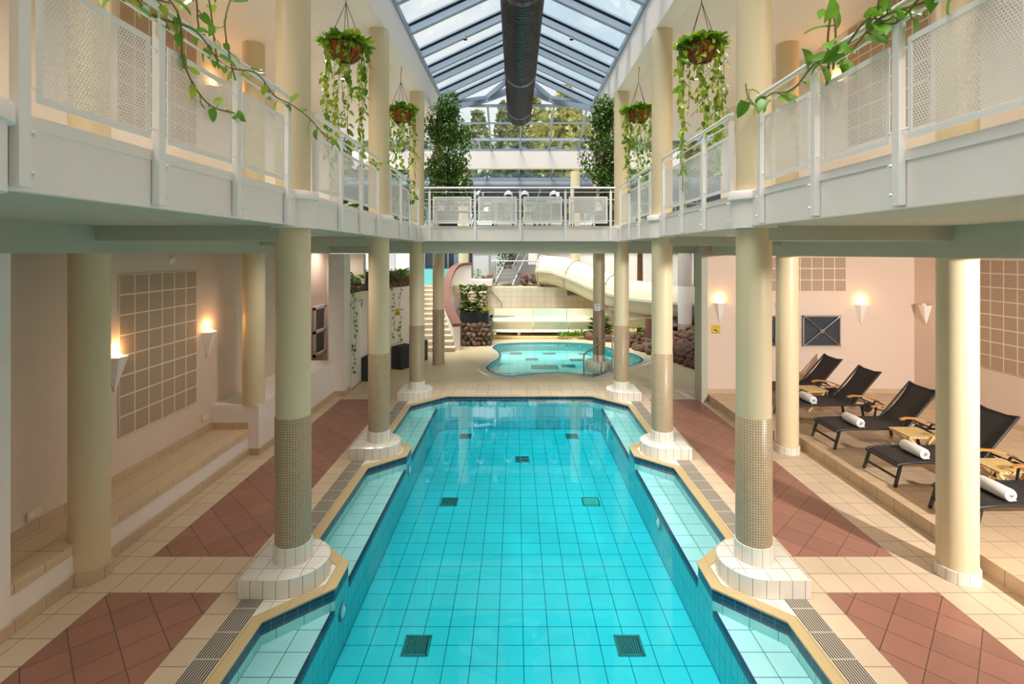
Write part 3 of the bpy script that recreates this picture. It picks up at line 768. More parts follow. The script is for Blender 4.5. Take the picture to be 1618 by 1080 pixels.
# ================================================================== ACOUSTIC PANELS, SCONCES, FRAMED HATCHES
def acoustic(label, o, ux, n, m, z):
    # o: lower left corner, ux: horizontal direction
    t = thing('acoustic_panel', label, 'wall panel', (o[0],o[1],z)); p=.262
    ux = Vector((ux[0],ux[1],0)); nrm = Vector((ux.y,-ux.x,0)); q=MB(); w,h = n*p, m*p
    c = [Vector((0,0,0)), ux*w, ux*w+Vector((0,0,h)), Vector((0,0,h))]
    f = [v_+nrm*.02 for v_ in c]
    k = [q.add(v_) for v_ in f]; q.face(k, [(0,0),(w,0),(w,h),(0,h)])
    for i in range(4):
        j=(i+1)%4; q.quad([c[i],c[j],f[j],f[i]],1)
    q.build('tile_field',['acoustic','plaster'],t); return t
acoustic('brown perforated acoustic panel on the lower left wall, eight tiles high',(-5.18,6.49),(0,1),6,8,1.0)
acoustic('brown perforated acoustic panel on the upper left gallery wall',(-5.18,6.49),(0,1),6,7,5.06)
acoustic('brown perforated acoustic panel on the right side wall of the lounge',(9.05,9.98),(0,-1),12,8,1.15)
acoustic('brown perforated acoustic panel high on the wall at the head of the lounge',(5.38,11.6),(1,0),8,3,2.50)
acoustic('brown perforated acoustic panel on the upper right gallery wall',(5.18,8.0),(0,-1),6,7,5.06)
GLOW = plain('lit lamp glass', srgb(255,220,150), .4, emis=(1,.62,.20,1), estr=4)
def sconce(label, x, y, z, rz, lit=True, grp='triangular wall sconces'):
    # local: wall is plane y=0, room on -y side
    t = thing('wall_sconce', label, 'wall lamp', (x,y,z), rz, grp)
    q = MB(); w=.15; d=.13; h=.46
    A=[(-w,0,0),(-w*.55,-d,0),(w*.55,-d,0),(w,0,0)]; B=(0,-.012,-h)
    for i in range(3): q.quad([A[i],B,A[i+1]])
    Ai=[(-w*.9,0,0),(-w*.5,-d*.88,0),(w*.5,-d*.88,0),(w*.9,0,0)]
    for i in range(3): q.quad([Ai[i+1],(0,-.014,-h*.9),Ai[i]]); q.quad([A[i],A[i+1],Ai[i+1],Ai[i]])
    q.build('shade','white',t)
    q = MB(); q.lathe([(0,.055),(.03,.046),(.048,.025),(.052,0),(.03,-.03)],16,(0,-.062,-.01)); q.build('bulb',GLOW if lit else 'signwhite',t)
    if lit: lamp('POINT','bulb_light',(0,-.075,.09),3.5,(1,.55,.22),size=.04,parent=t)
    return t
sconce('lit wall sconce on the lower left wall beyond the acoustic panel',-5.18,8.36,2.08,PI/2)
sconce('lit wall sconce half hidden behind the column in the left bench',-5.18,6.42,2.06,PI/2)
sconce('lit wall sconce above the yellow sign at the lounge corner',4.58,11.6,2.24,0)
sconce('lit wall sconce between dark hatch and corner at the back of the lounge',7.82,11.6,2.2,0)
sconce('unlit wall sconce behind the farther lounge column',5.98,11.6,2.24,0,False)
sconce('unlit wall sconce on the right side wall beyond the near lounge column',9.05,11.25,2.22,-PI/2,False)
sconce('lit wall sconce on the upper left gallery wall',-5.18,8.5,6.15,PI/2)
sconce('lit wall sconce on the upper right gallery wall',5.18,8.3,6.15,-PI/2)
def hatch(label, x0, x1):
    t = thing('glazed_hatch', label, 'hatch', ((x0+x1)/2,11.595,1.25)); w=(x1-x0)/2; h=.70
    q=MB(); q.box(-w,w,-.03,0,0,h); q.build('dark_pane','darkglass',t)
    q=MB()
    for a_ in ((-w,-w+.025,0,h),(w-.025,w,0,h),(-w,w,0,.025),(-w,w,h-.025,h)): q.box(a_[0],a_[1],-.055,-.02,a_[2],a_[3])
    q.build('frame','steel',t)
    q=MB(); q.tube([(-w,-.06,0),(w,-.06,h)],.012,6); q.tube([(-w,-.06,h),(w,-.06,0)],.012,6); q.lathe([(.02,-.075),(.045,-.075),(.045,-.05),(.02,-.05)],16,(0,0,h/2),axis='Y'); q.build('cross_brace','chrome',t)
hatch('dark glazed hatch with crossed steel braces at the head of the lounge',6.47,7.33)
hatch('dark glazed hatch mostly hidden between the two right columns',4.98,5.86)

# slip warning signs
def slip_sign(label,x,y,z,rz):
    t = thing('warning_sign', label, 'sign', (x,y,z), rz); q=MB(); q.box(-.095,.095,-.008,0,-.095,.095); q.build('plate','yellow',t)
    q=MB()
    for a_ in ((-.09,-.083,-.09,.09),(.083,.09,-.09,.09),(-.09,.09,-.09,-.083),(-.09,.09,.083,.09)): q.box(a_[0],a_[1],-.010,-.008,a_[2],a_[3])
    q.build('border','ink',t)
    q=MB()
    for i,w in enumerate((.05,.065)):
        z_=.055-.022*i
        for k in range(9 if i else 7): 
            x_=-w+k*2*w/(9 if i else 7); q.box(x_,x_+.009,-.010,-.008,z_-.006,z_+.006)
    q.build('lettering','ink',t)
    q=MB()   # slipping figure
    q.lathe([(0,-.010),(.014,-.010)],12,(-.03,0,.0),axis='Y'); q.bar((-.025,-.0095,-.005),(.012,-.0095,-.035),.022,.022) 
    q.bar((.012,-.0095,-.035),(.052,-.0095,-.018),.012,.012); q.bar((.012,-.0095,-.035),(.05,-.0095,-.06),.012,.012); q.bar((-.02,-.0095,-.01),(-.06,-.0095,-.03),.008,.008); q.bar((-.01,-.0095,-.012),(.03,-.0095,.008),.008,.008)
    q.bar((-.065,-.0095,-.072),(.065,-.0095,-.072),.006,.006)
    q.build('slipping_figure','ink',t)
slip_sign('yellow slip warning sign on the wall below the sconce at the lounge corner',4.50,11.6,1.63,0)
slip_sign('yellow slip warning sign on the far left white wall, among hanging vines',-3.62,15.10,1.62,math.radians(65))

# sockets
def socket(label,x,y,z,rz,w=.16,h=.09):
    t=thing('wall_socket',label,'socket',(x,y,z),rz); q=MB(); q.box(-w/2,w/2,-.02,0,-h/2,h/2); q.build('plate','socket',t,bevel=.004)
    q=MB(); q.lathe([(0,-.022),(.028,-.022)],14,(-w/4 if w>.1 else 0,0,0),axis='Y')
    q.build('insert','white',t)
socket('ivory double wall socket above the near end of the tiled bench',-5.18,5.35,.62,PI/2)
socket('small ivory wall socket over the far end of the tiled bench',-5.18,8.3,.68,PI/2)
socket('small white wall socket near the floor at the lounge corner',5.0,11.6,.36,0,.09)
socket('white wall socket on the upper left gallery wall near the first railing post',-5.18,5.35,4.36,PI/2,.09)
t=thing('smoke_detector','round white smoke detector disc high on the left wall above the acoustic panel','detector',(-5.18,7.5,3.27),PI/2); q=MB(); q.lathe([(0,-.03),(.05,-.03),(.06,-.01),(.06,0)],20,axis='Y'); q.build('disc','white',t)

# left window in the recess behind the low wall
t=thing('window_1',None,None,(-5.17,13.08,.8)); tag(t,kind='structure')
q=MB(); q.box(0,.02,-.32,.32,0,1.15); q.build('pane','darkglass',t)
q=MB()
for a_ in ((-.38,-.3,-.05,1.2),(.3,.38,-.05,1.2)): q.box(0,.05,a_[0],a_[1],a_[2],a_[3])
for z in (-.05,.53,1.14): q.box(0,.05,-.38,.38,z,z+.08)
q.build('frame','white',t)

# door in the far left wall
t=thing('door_1',None,None,(-4.19,12.98,0)); tag(t,kind='structure')
q=MB(); q.box(0,.03,-.44,.44,.02,2.06); q.build('door_leaf','white',t)
q=MB(); q.box(0,.045,-.5,-.45,0,2.12); q.box(0,.045,.45,.5,0,2.12); q.box(0,.045,-.5,.5,2.07,2.13); q.build('door_frame','steelwhite',t)
q=MB(); q.tube([(.03,-.36,1.05),(.09,-.36,1.05),(.09,-.24,1.05)],.011,8); q.box(.03,.038,-.385,-.335,.94,1.12); q.build('door_handle','black',t)
q=MB(); q.box(.03,.034,-.1,.1,1.62,1.70); q.build('door_plate','signwhite',t)
q=MB()
for i in range(2): q.box(.034,.036,-.07,.06,1.635+i*.03,1.645+i*.03)
q.build('door_lettering','ink',t)
t=thing('wall_box','small grey wall box beside the white door in the far left wall','fitting',(-4.19,13.36,1.95)); q=MB(); q.box(0,.05,-.03,.03,0,.2); q.build('body','steel',t)

# ceiling downlights (fixtures with their light)
def downlight(x,y,z,energy,color,label,spot=2.2,aim=(0,0,-1),size=.05):
    t=thing('downlight',label,'ceiling light',(x,y,z),0,'round ceiling downlights')
    q=MB(); q.lathe([(.045,-.004),(.07,-.008),(.075,0)],20); q.build('trim_ring','chrome',t)
    q=MB(); q.disc((0,0,-.003),.045,16,flip=True); q.build('lamp_glass',GLOW2,t)
    lamp('SPOT','downlight_beam',(0,0,-.02),energy,color,aim,size,spot,.9,t)
GLOW2 = plain('downlight glass', srgb(255,244,225), .4, emis=(1,.9,.75,1), estr=2.5)
WARM=(1,.80,.58)
for s_,side in ((-1,'left'),(1,'right')):
    for k,y in enumerate((1.2,3.65,6.95,10.3,13.2)):
        downlight(s_*3.6,y,6.918,170,(1,.90,.80),'round downlight in the %s gallery ceiling, %s'%(side,['nearest the camera','beside the first column','between first and second column','between second and third column','beyond the third column'][k]),2.6)

# lower lights: surface spots under the galleries
def spotlight(x,y,z,energy,color,aim,label,spot=1.9,size=.06,blend=.8):
    t=thing('ceiling_spotlight',label,'ceiling light',(x,y,z))
    R_=Vector(aim).to_track_quat('-Z','Y').to_matrix().to_4x4()
    q=MB(); q.tube([(0,0,0),(0,0,-.1)],.012,8); q.build('stem','black',t)
    q=MB(); q.lathe([(0,.1),(.06,.1),(.075,-.06),(.07,-.06)],20,mat=Matrix.Translation((0,0,-.14))@R_); q.build('can','black',t)
    q=MB(); q.lathe([(0,-.045),(.066,-.045)],20,mat=Matrix.Translation((0,0,-.14))@R_); q.build('lens',GLOW2,t)
    lamp('SPOT','spot_beam',tuple(Vector((0,0,-.14))+Vector(aim).normalized()*.09),energy,color,aim,size,spot,blend,t)
spotlight(6.6,.6,3.65,2300,(1,.94,.88),(.02,1,-.30),'black ceiling spotlight over the near part of the lounge',1.9,.10)
spotlight(3.4,1.0,3.65,110,(1,.9,.8),(.0,.1,-1),'black ceiling spotlight above the right deck',2.2,.1)
spotlight(-3.4,1.0,3.65,110,(1,.88,.74),(.0,.1,-1),'black ceiling spotlight above the left deck',2.2,.1)
for x,y,e in ((-4.75,12.9,60),(7.0,6.8,60),(7.0,10.0,55),(3.3,8.0,55),(-3.3,8.0,80),(-4.7,2.5,10)):  # the one in the window recess is an added fill, standing in for daylight
    downlight(x,y,3.648,e,(1,.90,.80),'round downlight under the gallery, %s'%{(-4.75,12.9):'added to brighten the recess with the small window',(7.0,6.8):'over the nearer loungers',(7.0,10.0):'over the farther loungers',(3.3,8.0):'over the right deck',(-3.3,8.0):'over the left deck',(-4.7,2.5):'above the near left wall'}[(x,y)],2.7)

spotlight(-1.6,23.3,5.86,260,(1,.97,.93),(0,1,-1.3),'added black spotlight under the far duct to brighten the back wall, left one',2.4,.1)  # this pair is added only to brighten the wall behind the slide
spotlight(4.4,23.3,5.86,260,(1,.97,.93),(0,1,-1.3),'added black spotlight under the far duct to brighten the back wall, right one',2.4,.1)
# ================================================================== LOUNGERS
def make_lounger(label):
    t=thing('sun_lounger',label,'sun lounger',(0,0,0),0,'black sun loungers in a row on the raised lounge floor'); w=.30
    q=MB()
    for s_ in (-1,1):
        q.tube([(.0,s_*w,.285),(.04,s_*w,.315),(.25,s_*w,.33),(1.2,s_*w,.335),(1.62,s_*w,.335),(1.72,s_*w,.30)],.019,8)
    q.tube([(.0,-w,.285),(.0,w,.285)],.017,8); q.tube([(1.15,-w,.325),(1.15,w,.325)],.015,8); q.tube([(1.6,-w,.33),(1.6,w,.33)],.015,8)
    q.build('frame','black',t)
    q=MB(); n=14
    prof=[(.0,.292),(.05,.322),(.2,.336),(.6,.326),(.95,.33),(1.17,.342)]
    for (xa,za),(xb,zb) in zip(prof,prof[1:]):
        q.quad([(xa,-w+.015,za),(xb,-w+.015,zb),(xb,w-.015,zb),(xa,w-.015,za)]); q.quad([(xa,-w+.015,za-.006),(xa,w-.015,za-.006),(xb,w-.015,zb-.006),(xb,-w+.015,zb-.006)])
    q.build('seat_sling','sling',t)
    bx,bz,tx,tz=1.15,.34,1.66,.945
    q=MB()
    for s_ in (-1,1): q.tube([(bx,s_*w,bz),(tx,s_*w,tz),(tx+.02,s_*(w-.005),tz+.012)],.019,8)
    q.tube([(tx+.005,-w,tz+.005),(tx+.0,-w*.5,tz-.022),(tx,w*.5,tz-.022),(tx+.005,w,tz+.005)],.021,8); q.tube([(bx,-w,bz),(bx,w,bz)],.015,8)
    br=q.build('backrest','black',t)
    q=MB(); 
    for k in range(5):
        f0,f1=k/5,(k+1)/5; s0,s1=.03*math.sin(PI*f0),.03*math.sin(PI*f1)
        P=lambda f,s:(bx+(tx-bx)*f+s,bz+(tz-bz)*f-s*.6)
        a_,b_=P(f0,s0),P(f1,s1); q.quad([(a_[0],-w+.015,a_[1]),(b_[0],-w+.015,b_[1]),(b_[0],w-.015,b_[1]),(a_[0],w-.015,a_[1])])
    q.build('back_sling','sling',br)
    for s_ in (-1,1):
        q=MB(); q.bar((.06,s_*w,.31),(-.03,s_*(w+.01),0),.028,.036); q.build('leg','black',t)
        q=MB(); q.bar((1.30,s_*w,.33),(1.36,s_*(w+.01),0),.028,.036); q.build('leg','black',t)
        q=MB()   # strut that carries the wheel
        q.tube([(1.42,s_*w,.33),(1.6,s_*(w+.01),.26),(1.78,s_*(w+.01),.22),(1.86,s_*(w+.01),.10)],.014,8); q.build('wheel_strut','black',t)
        q=MB(); q.lathe([(0,-.02),(.06,-.02),(.095,-.016),(.1,0),(.095,.016),(.06,.02),(0,.02)],20,(1.86,s_*(w+.035),.1),axis='Y'); q.build('wheel','rubber',t)
        q=MB()
        pr=[(1.02,.50),(1.12,.525),(1.3,.515),(1.45,.47),(1.60,.415)]
        for (xa,za),(xb,zb) in zip(pr,pr[1:]): q.bar((xa,s_*(w+.03),za),(xb+.004,s_*(w+.03),zb),.052,.022)
        q.build('armrest','teak',t)
        for pa,pb in (((1.1,s_*(w+.02),.51),(1.06,s_*(w+.01),.33)),((1.56,s_*(w+.02),.42),(1.50,s_*w,.33)),((1.58,s_*(w+.02),.41),(1.74,s_*(w+.02),.33))):
            q=MB(); q.bar(pa,pb,.022,.025); q.build('arm_bracket','black',t)
    q=MB(); q.bar((-.01,-w,.13),(-.01,w,.13),.02,.028); q.build('stretcher','black',t)
    return t
lg=[(5.15,8.57,'black sun lounger with towel right of the farther lounge column, third from the back wall'),
    (5.14,7.24,'black sun lounger with towel, second nearest, its head beside the near lounge column'),
    (5.16,6.06,'black sun lounger nearest the camera, mostly hidden behind the near lounge column'),
    (5.14,9.86,'black sun lounger with towel, second from the back wall, foot hidden by the farther column'),
    (5.14,11.0,'black sun lounger nearest the back wall of the lounge')]
def dup2(root, loc, label):
    def cp(o, par):
        c=o.copy(); C.objects.link(c); c.parent=par
        for ch in list(o.children): cp(ch,c)
        return c
    r=cp(root,None); r.location=loc; r['label']=label; return r
lo=make_lounger(lg[0][2]); lo.location=(lg[0][0],lg[0][1],.17)
for x,y,l in lg[1:]: dup2(lo,(x,y,.17),l)
def make_towel(label):
    t=thing('rolled_towel',label,'towel',(0,0,0),0,'rolled white towels on the loungers'); q=MB()
    r=.074; L=.2; rows=[]
    prof=[(r*.45,-L),(r*.9,-L+.005),(r,-L+.02),(r*1.03,0),(r,L-.02),(r*.9,L-.005),(r*.45,L)]
    q.lathe(prof,22,axis='Y'); q.build('rolled_cloth','towel',t)
    q=MB(); pts=[]
    for i in range(46): a=i*.42; rr=.008+.0010*i; pts.append((rr*math.cos(a),-L-.001,rr*math.sin(a)))
    q.tube(pts,.0045,5); q.build('spiral_end','towel',t)
    q=MB(); q.box(r*.3,r*1.08,-L+.02,L-.02,-.070,-.058); q.build('loose_edge','towel',t,bevel=.004); return t
tw=make_towel('rolled white towel on the lounger right of the farther lounge column'); tw.location=(5.58,8.50,.17+.412)
for x,y,l in ((5.60,7.22,'rolled white towel on the second nearest lounger'),(5.62,6.02,'rolled white towel right of the near lounge column, on the nearest lounger'),(5.57,9.80,'rolled white towel at the right edge of the farther lounge column'),(5.3,11.0,'rolled white towel on the lounger at the back wall')):
    dup(tw,(x,y,.17+.412),0,l)
def make_table(label):
    t=thing('folding_side_table',label,'side table',(0,0,0),0,'slatted folding side tables between loungers'); h=.42
    q=MB()
    for i in range(8): q.box(-.22+i*.056,-.22+i*.056+.048,-.22,.22,h-.018,h)
    q.box(-.22,.22,-.2,-.175,h-.04,h-.018); q.box(-.22,.22,.175,.2,h-.04,h-.018); q.build('slatted_top','palewood',t)
    for s_ in (-1,1):
        for d in (-1,1):
            q=MB(); q.bar((d*.18,s_*(.17-.03*(d>0)),0),(-d*.18,s_*(.17-.03*(d>0)),h-.03),.022,.035); q.build('leg','palewood',t)
    q=MB(); q.tube([(0,-.16,h/2),(0,.16,h/2)],.01,8); q.build('crossbar','palewood',t); return t
st=make_table('pale slatted folding table between the second and third nearest loungers'); st.location=(6.12,7.90,.17)
dup(st,(6.02,10.45,.17),.1,'pale slatted folding table between the two loungers nearest the back wall')
dup(st,(6.3,6.66,.17),0,'pale slatted folding table beside the near lounge column, mostly hidden')

# ================================================================== TERRACE FURNITURE
def make_chair(label):
    t=thing('terrace_chair',label,'chair',(0,0,0),0,'grey sling armchairs on the bridge terrace')
    q=MB()   # local: seat faces +x
    q.quad([(-.24,-.25,.42),(.24,-.25,.44),(.24,.25,.44),(-.24,.25,.42)]); q.quad([(-.24,.25,.41),(.24,.25,.43),(.24,-.25,.43),(-.24,-.25,.41)]); q.build('seat','greysling',t)
    q=MB(); q.quad([(-.24,-.25,.42),(-.42,-.27,1.0),(-.42,.27,1.0),(-.24,.25,.42)]); q.quad([(-.25,-.25,.42),(-.25,.25,.42),(-.43,.27,1.0),(-.43,-.27,1.0)]); q.build('backrest','greysling',t)
    for s_ in (-1,1):
        q=MB(); q.tube([(-.24,s_*.27,.42),(-.42,s_*.28,1.0)],.014,6); q.tube([(-.24,s_*.27,.42),(.25,s_*.27,.44)],.014,6); q.build('side_frame','nozzle',t)
        q=MB(); q.bar((-.30,s_*.28,.64),(.24,s_*.28,.66),.05,.025); q.build('armrest','nozzle',t)
        q=MB(); q.tube([(.24,s_*.27,.65),(.27,s_*.27,0)],.013,6); q.build('leg','black',t)
        q=MB(); q.tube([(-.2,s_*.27,.42),(-.3,s_*.27,0)],.013,6); q.build('leg','black',t)
    return t
def place(o,x,y,rz,z=3.98): o.location=(x,y,z); o.rotation_euler=(0,0,rz)
ch=make_chair('grey sling armchair behind the leftmost terrace panel'); place(ch,-1.35,12.7,PI)
ch_l=[(-.85,12.75,0,'grey sling armchair behind the second terrace panel, left of its table'),(.18-.0,12.75,PI,'grey sling armchair right of the table behind the second terrace panel'),(.45,13.2,.25,'grey sling armchair behind the left edge of the third terrace panel'),(1.6,12.9,PI*.56,'grey sling armchair seen from behind at the rightmost terrace panel')]
ch_l=[(-.92,12.8,0,ch_l[0][3]),(.12,12.8,PI,ch_l[1][3]),(.35,13.35,.2,ch_l[2][3]),(1.62,12.75,PI/2,ch_l[3][3])]
for x,y,rz,l in ch_l: dup(ch,(x,y,3.98),rz,l)
def table(label,x,y,w,z=3.98):
    t=thing('terrace_table',label,'table',(x,y,z)); q=MB(); q.box(-w,w,-w,w,.70,.73); q.build('tabletop','nozzle',t)
    for a_ in (-1,1):
        for c_ in (-1,1): q=MB(); q.bar((a_*w*.7,c_*w*.7,0),(a_*w*.6,c_*w*.6,.70),.035,.035); q.build('leg','nozzle',t)
    return t
table('square table behind the second terrace panel',-.38,12.8,.3)
table('square table with a glowing lamp behind the third terrace panel',1.0,13.0,.3)
table('small grey table behind the leftmost terrace panel',-2.0,13.6,.35)
t=thing('table_lamp','small glowing table lamp on the terrace table','lamp',(1.0,13.0,4.71)); q=MB(); q.lathe([(0,0),(.05,0),(.02,.02),(.012,.16)],16); q.build('base','nozzle',t); q=MB(); q.lathe([(.035,.14),(.03,.22),(0,.23)],16); q.build('lamp_shade',GLOW2,t)
t=thing('white_post','slender white square post standing on the left gallery behind the nearer hanging basket','post',(-3.65,10.0,3.98)); q=MB(); q.box(-.07,.07,-.07,.07,0,2.3); q.build('shaft','steelwhite',t,bevel=.006); q=MB(); q.box(-.11,.11,-.11,.11,0,.02); q.build('foot_plate','steelwhite',t)

# ================================================================== LEAVES AND PLANTS
def leaf_hi(q, pos, direction, normal, L, mi=0, wide=.64):
    d=Vector(direction).normalized(); n=Vector(normal); n=(n-d*n.dot(d))
    if n.length<.05: n=d.orthogonal()
    n.normalize(); s=d.cross(n); P=Vector(pos)
    X=[0,.10,.26,.46,.68,.86,1.0]; Wd=[0,.42,.52,.50,.36,.18,0]; Z=[0,.05,.07,.06,.02,-.05,-.14]; back=[0,-.13,-.06,0,0,0,0]
    mid=[q.add(P+d*(x*L)+n*((z-.05*(0<x<1))*L)) for x,z in zip(X,Z)]
    sd=[[q.add(P+d*((X[i]+back[i])*L)+s*(k*Wd[i]*L*wide)+n*((Z[i]+.03)*L)) for i in range(1,6)] for k in (1,-1)]
    for w_,fl in ((sd[0],0),(sd[1],1)):
        fs=[(mid[0],mid[1],w_[0])]+[(mid[i],mid[i+1],w_[i],w_[i-1]) for i in range(1,5)]+[(mid[5],mid[6],w_[4])]
        for f in fs: q.face(f[::-1] if fl else f,None,mi,True)
def leaf(q, pos, direction, normal, L, mi=0, wide=.62):
    d=Vector(direction).normalized(); n=Vector(normal); n=(n-d*n.dot(d))
    if n.length<.05: n=d.orthogonal()
    n.normalize(); s=d.cross(n)
    prof=[(0,.0,0),(.12,.36,.04),(.38,.5,.07),(.7,.30,.03),(1.0,0,-.10)]
    mid=[q.add(Vector(pos)+d*(x*L)+n*(-.02*L if 0<x<1 else z*L)) for x,w,z in prof]
    l=[q.add(Vector(pos)+d*((x-.06*(x<.2))*L)+s*(w*L*wide)+n*(z*L)) for x,w,z in prof[1:4]]
    r=[q.add(Vector(pos)+d*((x-.06*(x<.2))*L)-s*(w*L*wide)+n*(z*L)) for x,w,z in prof[1:4]]
    for sd,fl in ((l,0),(r,1)):
        fs=[(mid[0],mid[1],sd[0]),(mid[1],mid[2],sd[1],sd[0]),(mid[2],mid[3],sd[2],sd[1]),(mid[3],mid[4],sd[2])]
        for f in fs: q.face(f[::-1] if fl else f,None,mi,True)
def rv(s=1): return Vector((random.uniform(-s,s),random.uniform(-s,s),random.uniform(-s,s)))
def vine(q_stem, q_leaf, pts, L, step, r=.004, droop=.6, mi=0):
    P=[Vector(p) for p in pts]; sm=[]
    for i in range(len(P)-1):
        p0,p1,p2,p3=P[max(i-1,0)],P[i],P[i+1],P[min(i+2,len(P)-1)]
        k=max(2,int((p2-p1).length/.05))
        for j in range(k):
            t=j/k; sm.append(.5*((2*p1)+(p2-p0)*t+(2*p0-5*p1+4*p2-p3)*t*t+(3*p1-p0-3*p2+p3)*t**3))
    sm.append(P[-1]); q_stem.tube(sm,r,5)
    acc=0
    for a_,b_ in zip(sm,sm[1:]):
        acc+=(b_-a_).length
        if acc>step*random.uniform(.7,1.3):
            acc=0; d=(b_-a_).normalized()*.5+rv(.9)+Vector((0,0,-droop)); d.normalize()
            st=a_+d*L*.35; q_stem.tube([a_,st],r*.6,4)
            leaf_hi(q_leaf,st,d+rv(.3),Vector((0,-.6,.8))+rv(.7),L*random.uniform(.6,1.15),random.choice((0,0,1)) if mi is None else mi)
def hanging_plant(label,x,y,zb,seed,strands):
    random.seed(seed); zc=7.15
    t=thing('hanging_basket_plant',label,'hanging plant',(x,y,zb),0,'hanging pothos baskets between the columns')
    R=.235
    q=MB(); q.lathe([(0,-.20),(.09,-.19),(.17,-.14),(.215,-.06),(R-.01,.02),(R-.03,.02),(0,.0)],26); q.build('coir_liner','coir',t)
    q=MB(); q.tube([(R*math.cos(a*PI/16),R*math.sin(a*PI/16),.02) for a in range(32)],.006,5,closed=True); q.tube([(.19*math.cos(a*PI/16),.19*math.sin(a*PI/16),-.11) for a in range(32)],.004,5,closed=True)
    for k in range(14):
        a=k*2*PI/14; q.tube([(r_*math.cos(a),r_*math.sin(a),z_) for r_,z_ in ((R,.02),(.222,-.06),(.178,-.14),(.1,-.2),(.0,-.212))],.004,5)
    q.build('wire_basket','wire',t)
    q=MB()
    for k in range(4):
        a=k*PI/2+.5; q.tube([(R*math.cos(a),R*math.sin(a),.02),(0,0,.62)],.004,5)
    top=zc-zb; q.tube([(0,0,.62),(0,0,top-.10)],.005,5); q.tube([(0,0,top-.10),(.02,0,top-.07),(.015,0,top-.04),(0,0,top)],.006,6); q.build('chain','wire',t)
    ql=MB(); qs=MB()
    for k in range(260):
        a=random.uniform(0,2*PI); rr=R*math.sqrt(random.random())*1.28; p=Vector((rr*math.cos(a),rr*math.sin(a),.02+random.uniform(0,.13)*(1-rr/R*.5)))
        d=Vector((math.cos(a),math.sin(a),random.uniform(-.5,.7)))+rv(.4); leaf_hi(ql,p,d,Vector((0,0,1))+rv(.6),random.uniform(.085,.13),0 if random.random()<.55 else 1)
    for k in range(7):
        p=Vector((random.uniform(-.08,.08),random.uniform(-.08,.08),.08)); leaf(ql,p,Vector((random.uniform(-.6,.6),random.uniform(-.6,.6),1)),rv(1),.15,1)
    ql.build('leaf_crown',['pothos','pothosdeep'],t)
    for k in range(strands):
        ql=MB(); qs=MB(); a=k*2*PI/strands+random.uniform(-.3,.3); ln=random.choice((.5,.8,1.1,1.4,1.7,1.9))*random.uniform(.85,1.05)
        pts=[(.15*math.cos(a),.15*math.sin(a),.05),((R+.04)*math.cos(a),(R+.04)*math.sin(a),.03)]
        n=max(3,int(ln/.22)); ox,oy=0,0
        for i in range(1,n+1):
            ox+=random.uniform(-.03,.03); oy+=random.uniform(-.03,.03); pts.append(((R+.05)*math.cos(a)*(1-.1*i/n)+ox,(R+.05)*math.sin(a)*(1-.1*i/n)+oy,-ln*i/n))
        vine(qs,ql,pts,.095,.024,.0035,.5,None)
        s_=qs.build('trailing_stem','stem',t); ql.build('leaves',['pothos','pothosdeep'],s_)
    return t
hanging_plant('hanging basket of trailing pothos left of the pool, nearer to the camera',-2.41,6.95,6.19,11,15)
hanging_plant('hanging basket of trailing pothos left of the pool, farther one beside the ficus tree',-2.41,10.27,6.22,12,14)
hanging_plant('hanging basket of trailing pothos right of the pool, nearer to the camera',2.47,6.95,6.19,13,17)
hanging_plant('hanging basket of trailing pothos right of the pool, farther one beside the ficus tree',2.41,10.27,6.22,14,15)

def rail_vine(label,strands,L,step,mats,seed,r=.006):
    random.seed(seed); c=Vector(strands[0][0]); t=thing('trailing_pothos',label,'climbing plant',tuple(c))
    for st_ in strands:
        ql=MB(); qs=MB(); vine(qs,ql,[tuple(Vector(p)-c) for p in st_],L,step,r,.35,None)
        s_=qs.build('stem','stem',t); ql.build('leaves',mats,s_)
    return t
xl=-2.27
rail_vine('pothos vine trailing along the near left handrail to the first column',[
    [(xl,2.35,5.05),(xl+.03,2.7,4.93),(xl-.02,3.05,4.82),(xl+.04,3.4,4.86),(xl,3.8,4.78),(xl+.04,4.2,4.86),(xl+.0,4.6,4.80),(xl+.03,4.9,4.80),(-2.15,5.1,4.72),(-2.1,5.35,4.62),(-2.1,5.62,4.62)],
    [(xl,2.9,5.0),(xl+.05,3.2,4.90),(xl+.03,3.3,4.6),(xl+.03,3.55,4.42),(xl+.02,3.9,4.45)],
    [(xl,2.2,4.86),(xl+.03,2.45,4.75),(xl+.02,2.8,4.83),(xl,3.2,4.95)],
    [(xl,3.55,5.35),(xl+.01,3.62,5.1),(xl,3.68,4.9),(xl+.02,3.7,4.72)],
    [(xl,3.95,5.45),(xl-.02,3.85,5.15),(xl+.02,3.82,4.9),(xl+.03,3.9,4.7)],
    [(xl,3.35,5.3),(xl+.03,3.42,5.1),(xl,3.5,4.92),(xl,3.65,4.84)]],
    .115,.07,['pothosdeep','pothos'],31)
xr=2.27
